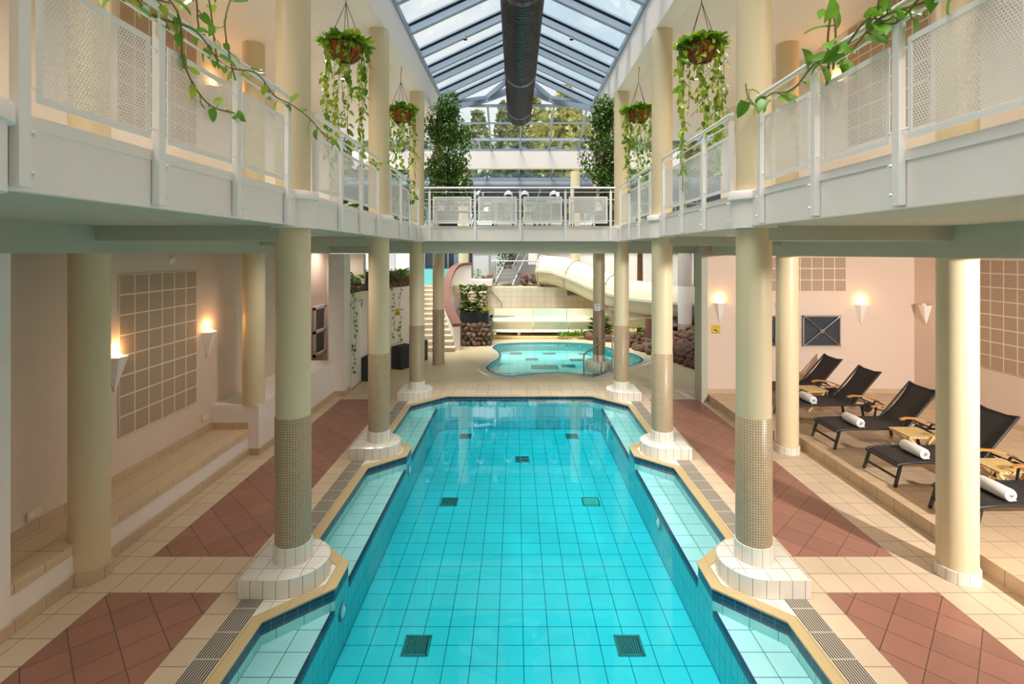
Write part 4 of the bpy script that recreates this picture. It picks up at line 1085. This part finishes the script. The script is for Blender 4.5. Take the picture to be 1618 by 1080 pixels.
rail_vine('large-leaved pothos vine trailing along the near right handrail to the first column',[
    [(xr,5.1,5.0),(xr-.02,5.05,4.88),(xr,4.9,4.80),(xr-.03,4.6,4.82),(xr,4.3,4.76),(xr-.03,3.9,4.84),(xr,3.6,4.78),(xr-.04,3.2,4.86),(xr,2.8,4.8),(xr-.02,2.4,4.9),(xr,2.1,4.95)],
    [(xr-.02,3.72,4.72),(xr,3.72,5.0),(xr-.02,3.75,5.3),(xr,3.8,5.6)],
    [(xr,3.8,4.75),(xr-.03,3.76,5.0),(xr-.04,3.65,5.25),(xr,3.6,5.5)],
    [(xr,3.3,4.85),(xr-.03,3.2,5.05),(xr,3.0,5.25),(xr,2.9,5.5)],
    [(xr,3.6,4.84),(xr-.05,3.3,4.90),(xr-.02,3.1,4.78),(xr-.03,2.8,4.90)],
    [(xr,4.95,4.8),(xr-.06,5.0,4.92),(xr-.07,5.02,5.05)]],
    .16,.11,['pothosdeep','pothosdeep'],32,.008)
rail_vine('short pothos vine on the left railing, reaching across the second column',[[(-2.27,7.6,4.72),(-2.24,8.0,4.80),(-2.2,8.3,4.84),(-2.16,8.5,4.95),(-2.15,8.6,5.1)],[(-2.27,7.1,4.6),(-2.25,7.5,4.72),(-2.25,8.0,4.7)]],.08,.06,['pothosdeep','pothos'],33,.004)

def ficus(label,x,y,z,h,spread,seed,n=3200):
    random.seed(seed); t=thing('potted_ficus',label,'tree',(x,y,z),0,'potted ficus trees at the terrace ends')
    q=MB(); q.lathe([(0,0),(.22,0),(.28,.42),(.30,.45),(.27,.45),(.25,.38),(0,.38)],24); q.build('pot','blackmatte',t)
    q=MB(); q.tube([(0,0,.36),(.02,.0,.9),(-.02,.02,1.6),(.02,0,h*.75)],[.045,.038,.03,.015],8)
    for k in range(10):
        a=random.uniform(0,6.28); zz=random.uniform(.9,h*.75); q.tube([(0,0,zz),(spread*.5*math.cos(a),spread*.5*math.sin(a),zz+.3),(spread*.8*math.cos(a),spread*.8*math.sin(a),zz+.35)],[.016,.01,.005],5)
    q.build('trunk','bark',t)
    q=MB(); cl=[]
    for k in range(38):
        zz=random.uniform(.12,1)*h; f=min(1,(1-zz/h)*2.6)**.6*min(1,zz/(h*.35)+.35); a=random.uniform(0,6.28); rr=spread*f*random.uniform(.2,1)
        cl.append(Vector((rr*math.cos(a),rr*math.sin(a),zz+.35)))
    for k in range(n):
        c=random.choice(cl); v_=rv(1)
        while v_.length>1: v_=rv(1)
        p=c+v_*.30; leaf(q,p,rv(1)+Vector((0,0,-.7)),v_+Vector((0,0,.6))+rv(.3),random.uniform(.06,.10),0 if random.random()<.85 else 1,.55)
    q.build('foliage',['ficus','pothosdeep'],t); return t
ficus('tall bushy ficus tree with bare trunk left of the terrace, beside the third column',-1.80,12.85,3.98,2.95,.58,41,6500)
ficus('tall narrow ficus tree right of the terrace, beside the third column',2.15,12.75,3.98,2.8,.42,42,5000)
def bush(name,label,cat,x,y,z,r,h,L,n,mats,seed,grp=None,stem=True):
    random.seed(seed); t=thing(name,label,cat,(x,y,z),0,grp); q=MB()
    for k in range(n):
        a=random.uniform(0,6.28); u_=random.random()**.5; zz=random.random()*h; p=Vector((r*u_*math.cos(a),r*u_*math.sin(a),zz)); leaf(q,p,Vector((math.cos(a),math.sin(a),.4))+rv(.5),Vector((0,0,1))+rv(.5),L*random.uniform(.7,1.2),random.randrange(len(mats)))
    q.build('foliage',mats,t); q=MB(); q.tube([(0,0,-.02),(0,0,h*.6)],.012,5); q.build('stem','stem',t); return t

# ================================================================== FAR END: STAIRS, PARAPET, PLANTER
t=thing('stone_stairs','wide beige stone stairs with white nosings at far left, rising to the upper pool','stairs',(-2.8,17.3,0))
q=MB(); qn=MB(); N=13; rs=2.04/N; tr=.285
for i in range(N):
    xr_=.62-.55*min(1,i/7); y0=i*tr
    q.box(-.68-i*.035,xr_,y0,N*tr+.3,i*rs,(i+1)*rs-.03); qn.box(-.68-i*.035,xr_,y0-.02,y0+.30 if i<N-1 else y0+.6,(i+1)*rs-.03,(i+1)*rs)
q.build('risers','step',t); qn.build('treads','nosing',t)
pp=[(-2.12,17.6,.90),(-2.28,18.1,1.06),(-2.50,18.7,1.28),(-2.74,19.5,1.64),(-2.86,20.3,2.05),(-2.84,20.9,2.42),(-2.68,21.4,2.78),(-2.40,21.75,2.92),(-2.02,21.9,2.94)]
sm=[]
for i in range(len(pp)-1):
    p0,p1,p2,p3=[Vector(pp[max(0,min(len(pp)-1,i+k))]) for k in (-1,0,1,2)]
    for j in range(5):
        u_=j/5; sm.append(.5*((2*p1)+(p2-p0)*u_+(2*p0-5*p1+4*p2-p3)*u_*u_+(3*p1-p0-3*p2+p3)*u_**3))
sm.append(Vector(pp[-1]))
t=thing('curved_parapet','curved white parapet wall with red-brown brick coping beside the stone stairs','wall',(-2.4,19.5,0))
def ribbon(pts,w,dz0,dz1,base0=False):
    q=MB(); L=0; prev=None
    for i,p in enumerate(pts):
        d=(pts[min(i+1,len(pts)-1)]-pts[max(i-1,0)]); d.z=0; d.normalize(); n_=Vector((d.y,-d.x,0))*w/2
        if i: L+=(p-pts[i-1]).length
        k=[q.add(p+n_+Vector((0,0,dz1))),q.add(p-n_+Vector((0,0,dz1))),q.add(Vector((p.x-n_.x,p.y-n_.y,0 if base0 else p.z+dz0))),q.add(Vector((p.x+n_.x,p.y+n_.y,0 if base0 else p.z+dz0)))]
        if prev:
            pk,pL=prev
            for a_ in range(4):
                b_=(a_+1)%4; q.face((pk[a_],pk[b_],k[b_],k[a_]),[(pL,.05),(pL,.3),(L,.3),(L,.05)])
        else: q.face(k[::-1])
        prev=(k,L)
    q.face(prev[0]); return q
local(ribbon(sm,.22,0,-.08,True).build('wall_body','white',t),t); local(ribbon(sm,.32,-.08,.03).build('brick_coping','brick',t),t)

# boulders
def rockmesh(seed,mat):
    random.seed(seed); bm=bmesh.new(); bmesh.ops.create_icosphere(bm,subdivisions=3,radius=1); o_=Vector((seed*3.1,0,0))
    for v_ in bm.verts:
        v_.co*= 1+.28*noise.noise(v_.co*1.1+o_)+.08*noise.noise(v_.co*3+o_); v_.co.z*=.78; v_.co.y*=.86
    for f in bm.faces: f.smooth=True
    me=bpy.data.meshes.new('boulder'); bm.to_mesh(me); bm.free(); me.materials.append(M[mat]); return me
RM=[rockmesh(i,('rock1','rock2','rock3')[i%3]) for i in range(9)]
def rock(x,y,z,r,label,group):
    o=bpy.data.objects.new('boulder',random.choice(RM)); C.objects.link(o); o.location=(x,y,z); o.scale=(r*random.uniform(.9,1.25),r*random.uniform(.8,1.1),r*random.uniform(.8,1.05)); o.rotation_euler=(random.uniform(-.9,.9),random.uniform(-.9,.9),random.uniform(0,6.28))
    return tag(o,label,'boulder',group)
random.seed(5)
# planter pile
for row in range(5):
    for k in range(5 if row%2 else 6):
        rock(-1.98+k*.185+random.uniform(-.03,.03)+(.09 if row%2 else 0),18.42+row*.03+random.uniform(-.04,.04),.10+row*.155,random.uniform(.09,.15),'round brown boulder piled beneath the black planter beside the curved wall','boulders under the black planter')
q=MB(); q.box(-2.14,-1.0,18.55,19.3,0,.78); tag(q.build('rock_core','stone'),kind='structure').name='wall_rock_core'
t=thing('planter_box','long black planter box on the boulder pile beside the curved wall','planter',(-1.62,18.85,.78)); q=MB()
q.prism([(-.50,-.28),(.53,-.28),(.53,.25),(-.50,.25)],0,.43); q.box(-.47,.50,-.24,.22,.40,.435,1); q.build('box',['blackmatte','soil'],t)
bush('rubber_plant','tall upright rubber plant at left in the black planter','plant',-1.95,18.85,1.22,.15,1.0,.19,110,['ficus'],61)
bush('rubber_plant','tall upright rubber plant at right in the black planter','plant',-1.42,18.9,1.22,.19,.95,.17,150,['ficus'],62)
bush('leafy_shrub','low dark shrub between the two rubber plants','plant',-1.7,18.75,1.2,.28,.28,.12,110,['ficus'],63)
bush('leafy_shrub','bright yellow-green shrub at the right end of the black planter','plant',-1.2,18.7,1.18,.17,.14,.09,70,['pothos'],64)

# right boulder heap
random.seed(9); cnt=0
A_=Vector((4.0,17.7)); dv=Vector((1.15,-3.3)).normalized(); nv=Vector((-dv.y,dv.x)); nv=-nv if nv.x<0 else nv
for i in range(20):
    for j in range(11):
        p=A_+dv*(i*.26-.9+random.uniform(-.06,.06))+nv*(.14+j*.25+random.uniform(-.06,.06))
        if p.y<13.2 or p.x>7.2 or (Vector((p.x,p.y))-Vector((5.93,18))).length<.33: continue
        if p.y<12.1: continue
        z=.08+min(.85,.36*(j*.25)); rock(p.x,p.y,z,random.uniform(.12,.185),'brown boulder in the large heap right of the toddler pool','boulders heaped right of the toddler pool'); cnt+=1
mound=MB(); rows=[]
for j in range(6):
    d_=.25+j*.55; z=min(.80,.34*(d_-.2)); rows.append([mound.add((*(A_+dv*(i*.9-1.2)+nv*d_),z)) for i in range(8)])
for j in range(5):
    for i in range(7): mound.face((rows[j][i],rows[j+1][i],rows[j+1][i+1],rows[j][i+1]))
struct('floor.007',mound,'soil')
for x,y in ((2.85,19.75),(3.15,19.6),(3.45,19.35),(3.75,19.1)): rock(x,y,.12,.2,'large brown boulder at the back edge of the toddler pool','boulders behind the toddler pool')
# ledge boulders above the far left wall
random.seed(12)
def onwall(s_):
    P=[Vector(p) for p in [(-4.25,12.6),(-4.25,13.4),(-3.82,14.85),(-3.46,15.62),(-3.38,17.2)]]; L=[(b_-a_).length for a_,b_ in zip(P,P[1:])]; s_*=sum(L)
    for (a_,b_),l in zip(zip(P,P[1:]),L):
        if s_<=l: return a_+(b_-a_)*(s_/l)
        s_-=l
    return P[-1]
for r_ in range(3):
    for k in range(18):
        p=onwall((k+.5*(r_%2))/18.5); rock(p.x-.05-.16*r_,p.y,2.43+.15*r_,random.uniform(.12,.16),'brown boulder on the planted ledge above the far left white wall','boulders on the ledge above the far left wall')
for k,(s_,h,lb) in enumerate(((.10,.2,'nearest the white side wall'),(.33,.3,'behind the second left column'),(.62,.25,'left of the third left column'),(.75,.25,'just behind the third left column'))):
    p=onwall(s_); bush('ivy_clump','green leafy clump on the planted rock ledge, %s'%lb,'plant',p.x-.1,p.y,2.62,.30,h,.11,90,['pothosdeep'],70+k)
for k,(x,y,z0,z1,lb) in enumerate(((-4.12,12.62,2.5,.45,'beside the white door, the longest'),(-3.99,13.75,2.45,1.35,'left of the second left column'),(-3.66,14.80,2.45,1.0,'over the yellow sign'),(-3.52,15.10,2.45,.75,'right of the yellow sign'),(-3.30,15.62,2.45,1.05,'beside the third left column'))):
    random.seed(80+k); c=(x,y,z0); t=thing('hanging_ivy','thin hanging vine on the far left white wall, %s'%lb,'climbing plant',c); ql,qs=MB(),MB(); n=int((z0-z1)/.25)+1
    vine(qs,ql,[(-.15,0,.05),(0,0,0)]+[(random.uniform(-.02,.05),random.uniform(-.05,.05),-(z0-z1)*i/n) for i in range(1,n+1)]+[(-.0,-.2,-(z0-z1)+.02)],.10,.085,.004,.6,None)
    qs.build('stem','stem',t); ql.build('leaves',['pothosdeep'],t)
for x,y,rz,h,lb in ((-3.98,13.62,.0,.62,'beside the white door'),(-3.42,14.95,-.45,.66,'under the yellow sign'),(-3.12,15.9,-.3,.62,'half hidden behind the third left column')):
    t=thing('floor_planter','tall black planter against the far left white wall, %s'%lb,'planter',(x,y,0),rz); q=MB(); q.box(-.16,.16,-.28,.28,0,h); q.box(-.13,.13,-.25,.25,h-.02,h+.003,1); q.build('box',['blackmatte','soil'],t)

# tiled wall, platform, steps
W_('wall_far.002',-1.35,2.2,22.5,22.7,0,1.86,'walltile')
W_('wall_far.004',2.2,4.6,22.5,22.7,0,1.5,'walltile')
W_('floor.006',-2.55,9.2,22.7,25.2,1.70,1.88,'step')
q=MB()
for i in range(6): q.box(-2.2,-1.36,20.5+i*.22,22.4,.6+i*.22-.18,.6+i*.22); q.box(-2.2,-1.36,20.48+i*.22,20.53+i*.22,.6+i*.22-.03,.6+i*.22+.005,1)
t=thing('narrow_steps','narrow beige steps between curved parapet and tiled wall','stairs',(0,0,0)); q.build('steps',['step','nosing'],t)
t=thing('white_step_block','low white block on the platform left of the steel stairs','block',(-1.75,22.6,1.93)); q=MB(); q.box(-.6,.62,-.3,.4,0,.28); q.build('block','white',t,bevel=.02)
W_('floor.008',-9,-2.2,21.0,24.0,1.7,2.04,'step')
t=thing('raised_upper_pool','glass-fronted turquoise raised pool glimpsed above the stone stairs','pool',(-3.4,22.2,2.05)); q=MB(); q.box(-1.6,.45,-.6,1.3,0,.62); q.build('surface',plain('upper pool water',srgb(120,214,220),.1),t)
t=thing('shuttered_window','blue-grey window with slatted blind above the stone stairs','window',(-3.2,23.9,2.2)); q=MB(); q.box(-1.2,1.1,0,.08,0,1.4); q.build('pane','darkglass',t)
q=MB(); 
for i in range(18): q.box(.2,.95,-.05,-.01,.05+i*.07,.09+i*.07)
q.build('blind','frame',t)
q=MB()
for x in (-1.2,-.1,1.05): q.box(x,x+.06,-.08,0,0,1.4)
q.build('frame','steel',t)
t=thing('wall_handrail','short dark handrail on the cream tiled wall','handrail',(-1.04,22.45,.95)); q=MB(); q.tube([(-.1,0,.72),(.34,-.05,.22),(.34,-.05,.0)],.022,8); q.tube([(-.1,0,.72),(-.1,.08,.72)],.02,8); q.build('rail','steel',t)

# slide trough
t=thing('slide_trough','long ivory water slide run-out trough behind the toddler pool','water slide',(0,20.9,0))
prof=[(-.42,.63),(-.30,.60),(-.20,.42),(.0,.33),(.2,.42),(.35,.75),(.42,1.04),(.52,1.04),(.48,.7),(.3,.28),(.0,.14),(-.30,.14),(-.42,.18),(-.50,.18),(-.50,.22),(-.44,.30),(-.50,.58),(-.50,.63)]
for xa,xb,nm in ((-.98,.62,0),(.64,2.05,1),(2.07,3.55,2)):
    q=MB(); n=len(prof)
    for i in range(n):
        a_,b_=prof[i],prof[(i+1)%n]; q.quad([(xa,a_[0],a_[1]),(xb,a_[0],a_[1]),(xb,b_[0],b_[1]),(xa,b_[0],b_[1])])
    for x_ in (xa,xb):
        k=[q.add((x_,a_[0],a_[1])) for a_ in prof]
        for tri in tessellate_polygon([[Vector((0,a_[0],a_[1])) for a_ in prof]]): q.face([k[i] for i in tri])
    q.build('trough_section','slide' if nm!=1 else 'slidegreen',t)
for x in (.05,2.6):
    q=MB(); q.box(x-.06,x+.06,-.3,.3,0,.15); q.build('support','white',t)
q=MB(); q.box(-.9,3.4,.25,.3,0,.13); q.build('painted_gap_shade','dark',t)  # dark strip colours in the shade of the gap below the trough
q=MB(); q.prism([(3.55,-.30),(4.4,-.15),(4.5,.35),(3.55,.5)],.63,1.0); q.build('trough_transition','slide',t)
t=thing('glass_splash_panel','grey-green glass splash panel with angled top at the left end of the trough','panel',(-1.05,20.0,0)); q=MB(); q.prism([(-.12,-.5),(.04,-.62),(.08,-.62),(.08,.9),(.04,.9),(-.08,-.45)],.02,.92); q.build('panel',plain('grey green glass',srgb(120,140,128),.15),t)
q=MB(); q.prism([(-.25,.2),(.0,-.6),(.95,-.2),(.2,.1)],.90,.92); q.build('angled_top','steel',t)
W_('trim_15',-1.2,4.6,19.9,20.3,0,.06,'palewood')

# big slide
def slide(label,pts,r,rings,mat='slide'):
    P=[Vector(p) for p in pts]; t=thing('water_slide_tube',label,'water slide',tuple(P[0])); sm=[]
    for i in range(len(P)-1):
        p0,p1,p2,p3=[P[max(0,min(len(P)-1,i+k))] for k in (-1,0,1,2)]
        for j in range(8):
            u_=j/8; sm.append(.5*((2*p1)+(p2-p0)*u_+(2*p0-5*p1+4*p2-p3)*u_*u_+(3*p1-p0-3*p2+p3)*u_**3)-P[0])
    sm.append(P[-1]-P[0]); q=MB(); q.tube(sm,r,36,cap=False); q.tube([*sm],r-.03,36,cap=False); q.build('tube',mat,t)
    for s_ in (-1,1):
        qf=MB()
        for k in range(0,len(sm)-1):
            a_,b_=sm[k],sm[k+1]; d=(b_-a_).normalized(); n_=d.cross(Vector((0,0,1))).normalized()
            o_=n_*s_*(r+.04); qf.bar(a_+o_,b_+o_+d*.01,.2,.10)
        qf.build('side_flange',mat,t)
    for k in rings:
        a_=sm[k]; d=(sm[min(k+1,len(sm)-1)]-sm[max(k-1,0)]).normalized(); mt=Matrix.Translation(a_)@d.to_track_quat('Z','Y').to_matrix().to_4x4()
        q=MB(); q.lathe([(r,-.025),(r+.05,-.025),(r+.05,.025),(r,.025)],36,mat=mt); fl=q.build('ring_flange',mat,t)
        q=MB()
        for j in range(22):
            an=j*2*PI/22; q.lathe([(0,-.045),(.014,-.045),(.014,.045),(0,.045)],6,((r+.03)*math.cos(an),(r+.03)*math.sin(an),0),mat=mt)
        q.build('bolts','wire',fl)
    return t
slide('large ivory water slide tube curving down behind the two right columns',[(1.15,23.1,2.60),(1.9,22.7,2.54),(2.6,22.2,2.32),(3.5,21.5,1.93),(4.6,20.5,1.64),(5.6,19.6,1.56),(6.7,18.7,1.55),(8.6,17.6,1.5)],.67,[0,14,27,40])
slide('lower beige water slide tube feeding the trough from the right',[(7.6,19.6,1.0),(6.2,20.0,.95),(5.2,20.3,.85),(4.2,20.7,.72)],.44,[8,16])
t=thing('slide_support','white round steel support pillar of the water slide, in the boulders','pillar',(5.93,18.0,0)); q=MB(); q.lathe([(.24,0),(.24,.88)],24); q.lathe([(.24,2.2),(.24,3.66)],24); q.lathe([(.24,.0),(.24,3.66)],24) ; q.build('pipe','white',t)
t=thing('slide_entry','white panelled entry box at the top of the large water slide','panel',(1.0,23.4,1.95)); q=MB(); q.prism([(-.5,.1),(-.1,-.1),(.05,.3),(-.3,.5)],.9,1.7); q.build('side_panel','white',t)
# palm
random.seed(3); t=thing('palm_tree','brown-trunked palm behind the water slide with dark drooping fronds','tree',(5.05,20.9,0)); q=MB(); q.tube([(0,0,0),(0,.02,2),(0,0,4.3)],[.14,.12,.10],10); q.build('trunk','bark',t)
def frond(q,o,a,l,dr):
    pts=[Vector(o)]; d=Vector((math.cos(a),math.sin(a),.5))
    for i in range(12):
        pts.append(pts[-1]+d.normalized()*l/12); d.z-=dr
    q.tube(pts,.010,4)
    for i in range(1,12):
        dd=(pts[i]-pts[i-1]).normalized(); n_=dd.cross(Vector((0,0,1))).normalized()
        for s_ in (-1,1): leaf(q,pts[i],n_*s_+dd*.7+Vector((0,0,-.7)),Vector((0,0,1)),.34,0,.16); leaf(q,pts[i]+dd*.03,n_*s_+dd*.7+Vector((0,0,-.9)),Vector((0,0,1)),.3,0,.16)
for k in range(9): q=MB(); frond(q,(0,0,4.25),k*.7+.2,1.3,.16); q.build('frond','ficus',t)
t=thing('palm_tree','palm with drooping dark fronds in front of the white slide pillar','tree',(6.55,18.6,0)); q=MB(); q.tube([(0,0,0),(0,0,4.0)],[.10,.08],10); q.build('trunk','bark',t)
for k in range(12): q=MB(); frond(q,(0,0,3.95),k*.53,1.25,.22); q.build('frond','ficus',t)
t=thing('tree_stump','short red-brown wooden stump among the boulders under the slide','stump',(4.72,18.2,0)); q=MB(); q.lathe([(.16,0),(.15,.9),(.13,1.05),(0,1.06)],14); q.build('wood','brick',t)
for k,(x,y,z,r,h,L,n,lb,mt) in enumerate(((1.9,20.05,.06,.30,.16,.13,60,'low green creeper left of the toddler pool column, under the trough','pothosdeep'),(2.5,20.1,.06,.35,.22,.14,80,'low green creeper behind the toddler pool column','pothosdeep'),(3.25,19.9,.0,.30,.85,.30,110,'dark strap-leaved plant between the two right columns at the back','ficus'),(4.5,18.5,.3,.25,.35,.14,50,'small green plant among the boulders','pothosdeep'))):
    bush('ground_plant',lb,'plant',x,y,z,r,h,L,n,[mt],90+k)
# toddler pool handrail
t=thing('pool_handrail','steel handrail stepping down into the toddler pool beside its column','handrail',(2.2,14.5,0)); q=MB()
q.tube([(-.32,.1,-.28),(-.32,.1,.42),(-.28,.08,.50),(.36,-.2,1.02),(.42,-.22,1.02),(.44,-.24,.94),(.44,-.24,0)],.022,10); q.build('rail','chrome',t)

# steel stairs and landing rail
STEP=plain('worn grey metal tread', srgb(150,144,138),.6)
t=thing('steel_stairs','grey steel stairs with railings climbing to the slide start','stairs',(-1.04,23.05,1.88)); n=9
for i in range(n):
    q=MB(); x=i*.095; q.box(x+.05,x+.80,i*.22,i*.22+.24,(i+1)*.19-.03,(i+1)*.19); q.box(x+.05,x+.8,i*.22+.2,i*.22+.22,(i+1)*.19-.03,(i+1)*.19+.17); q.build('tread',STEP,t)
for s_ in (0,1):
    q=MB(); q.bar((s_*.82,-.1,0),(s_*.82+n*.095,n*.22,n*.19),.05,.2); q.build('stringer','nozzle',t)
    q=MB(); q.tube([(s_*.82,-.1,.9),(s_*.82+n*.095,n*.22,n*.19+.9)],.015,8)
    for k in range(10): f=k/9; q.tube([(s_*.82+n*.095*f,-.1+(n*.22+.1)*f,n*.19*f),(s_*.82+n*.095*f,-.1+(n*.22+.1)*f,n*.19*f+.9)],.008,6)
    q.build('handrail','nozzle',t)
t=thing('landing_railing','horizontal steel railing on the platform edge before the steel stairs','railing',(-.02,22.85,1.88)); q=MB(); q.tube([(-1.15,0,1.14),(.98,0,1.14)],.03,8); q.build('handrail','chrome',t)
for x in (-1.08,-.98,.02,.92):
    q=MB(); q.tube([(x,0,0),(x,0,1.14)],.022,8); q.build('post','chrome',t)
q=MB()
for i in range(8): q.tube([(.06+i*.11,0,.1),(.06+i*.11,0,1.1)],.007,5)
q.build('balusters','chrome',t)
t=thing('upper_landing','steel landing at the top of the steel stairs','landing',(.35,24.75,3.55)); q=MB(); q.box(-.9,1.8,-.2,.4,0,.1); q.build('deck','steel',t)
q=MB()
for i in range(16): q.tube([(-.9+i*.18,-.2,.1),(-.9+i*.18,-.2,1.0)],.01,5)
q.build('balusters','nozzle',t)
q=MB(); q.tube([(-.9,-.2,1.0),(1.8,-.2,1.0)],.025,8); q.build('handrail','nozzle',t)
random.seed(17)
for k in range(26):
    rock(.15+random.uniform(0,.9),23.6+random.uniform(-.5,.5),2.0+random.uniform(0,.35),random.uniform(.12,.2),'tan boulder under the steel stairs on the platform','boulders under the steel stairs')
for k in range(12):
    rock(-1.9+random.uniform(0,.9),23.7+random.uniform(-.2,.3),2.02+random.uniform(0,.25),random.uniform(.15,.22),'reddish boulder at the foot of the back wall, left of the steel stairs','boulders left of the steel stairs')
bush('leafy_shrub','dark leafy tree behind the left rail of the steel stairs','plant',-.55,24.2,2.0,.35,1.8,.2,240,['ficus'],101)
bush('leafy_shrub','small green bush between the white wall and reddish boulders','plant',-1.85,23.6,2.1,.18,.5,.12,60,['pothosdeep'],102)
bush('leafy_shrub','dark low bush right of the boulders under the steel stairs','plant',1.15,23.2,2.0,.4,.35,.12,140,['ficus'],103)
for i,(x,y) in enumerate(((-1.35,24.6),(-2.35,24.5))):
    t=thing('drain_pipe','grey vertical pipe on the far back wall, %s one'%('right','left')[i],'pipe',(x,y,1.93)); q=MB(); q.tube([(0,0,0),(0,0,1.7)],.06,10); q.build('pipe','nozzle',t)

# ================================================================== OUTSIDE
q=MB(); R_=[]
for j in range(9):
    y=26+j*7; R_.append([q.add((x,y,.5+min(1,j/2)*7.0+1.2*noise.noise(Vector((x*.07,y*.07,0))))) for x in range(-60,61,12)])
for j in range(8):
    for i in range(10): q.face((R_[j][i],R_[j][i+1],R_[j+1][i+1],R_[j+1][i]),None,0,True)
struct('floor.009',q,'grass')
def tree(label,x,y,z,h,r,kind,seed):
    random.seed(seed); t=thing('outdoor_tree',label,'tree',(x,y,z),0,'trees outside behind the glass end'); q=MB(); q.tube([(0,0,-1),(.1,0,h*.5),(0,.1,h*.9)],[.22,.14,.04],8); q.build('trunk','bark',t)
    q=MB()
    for k in range(1300):
        f=random.random()**.8; zz=h*(.12+.88*f); rr=r*((1-f)*1.15+.06 if kind=='conifer' else math.sin(PI*min(1,f*.9+.1))**.6); a=random.uniform(0,6.28); u_=random.random()**.45
        p=Vector((rr*u_*math.cos(a),rr*u_*math.sin(a),zz)); leaf(q,p,rv(1)+Vector((0,0,-.3)),rv(1)+Vector((0,0,.7)),random.uniform(.3,.5),0,.8)
    q.build('foliage',kind,t)
tl=[]
random.seed(77)
for i in range(15): tl.append((-15+i*2.15+random.uniform(-.4,.4),31+random.uniform(-1,1),4.4,random.uniform(7.0,8.6),random.uniform(2.1,2.5),'autumn' if i in (0,3,8,9,11,12,14) else 'conifer'))
for i in range(10): tl.append((-15+i*3.3+random.uniform(-.8,.8),42+random.uniform(-1,1),7.5,random.uniform(6.8,9.6) if i<6 else random.uniform(8,9.5),random.uniform(1.6,2.6),'conifer' if i<5 else 'autumn'))
for i,(x,y,z,h,r,k) in enumerate(tl):
    tree('grey-green conifer outside behind the glazed roof end' if k=='conifer' else 'olive and yellow leafy tree outside behind the glazed roof end',x,y,z,h,r,k,200+i)
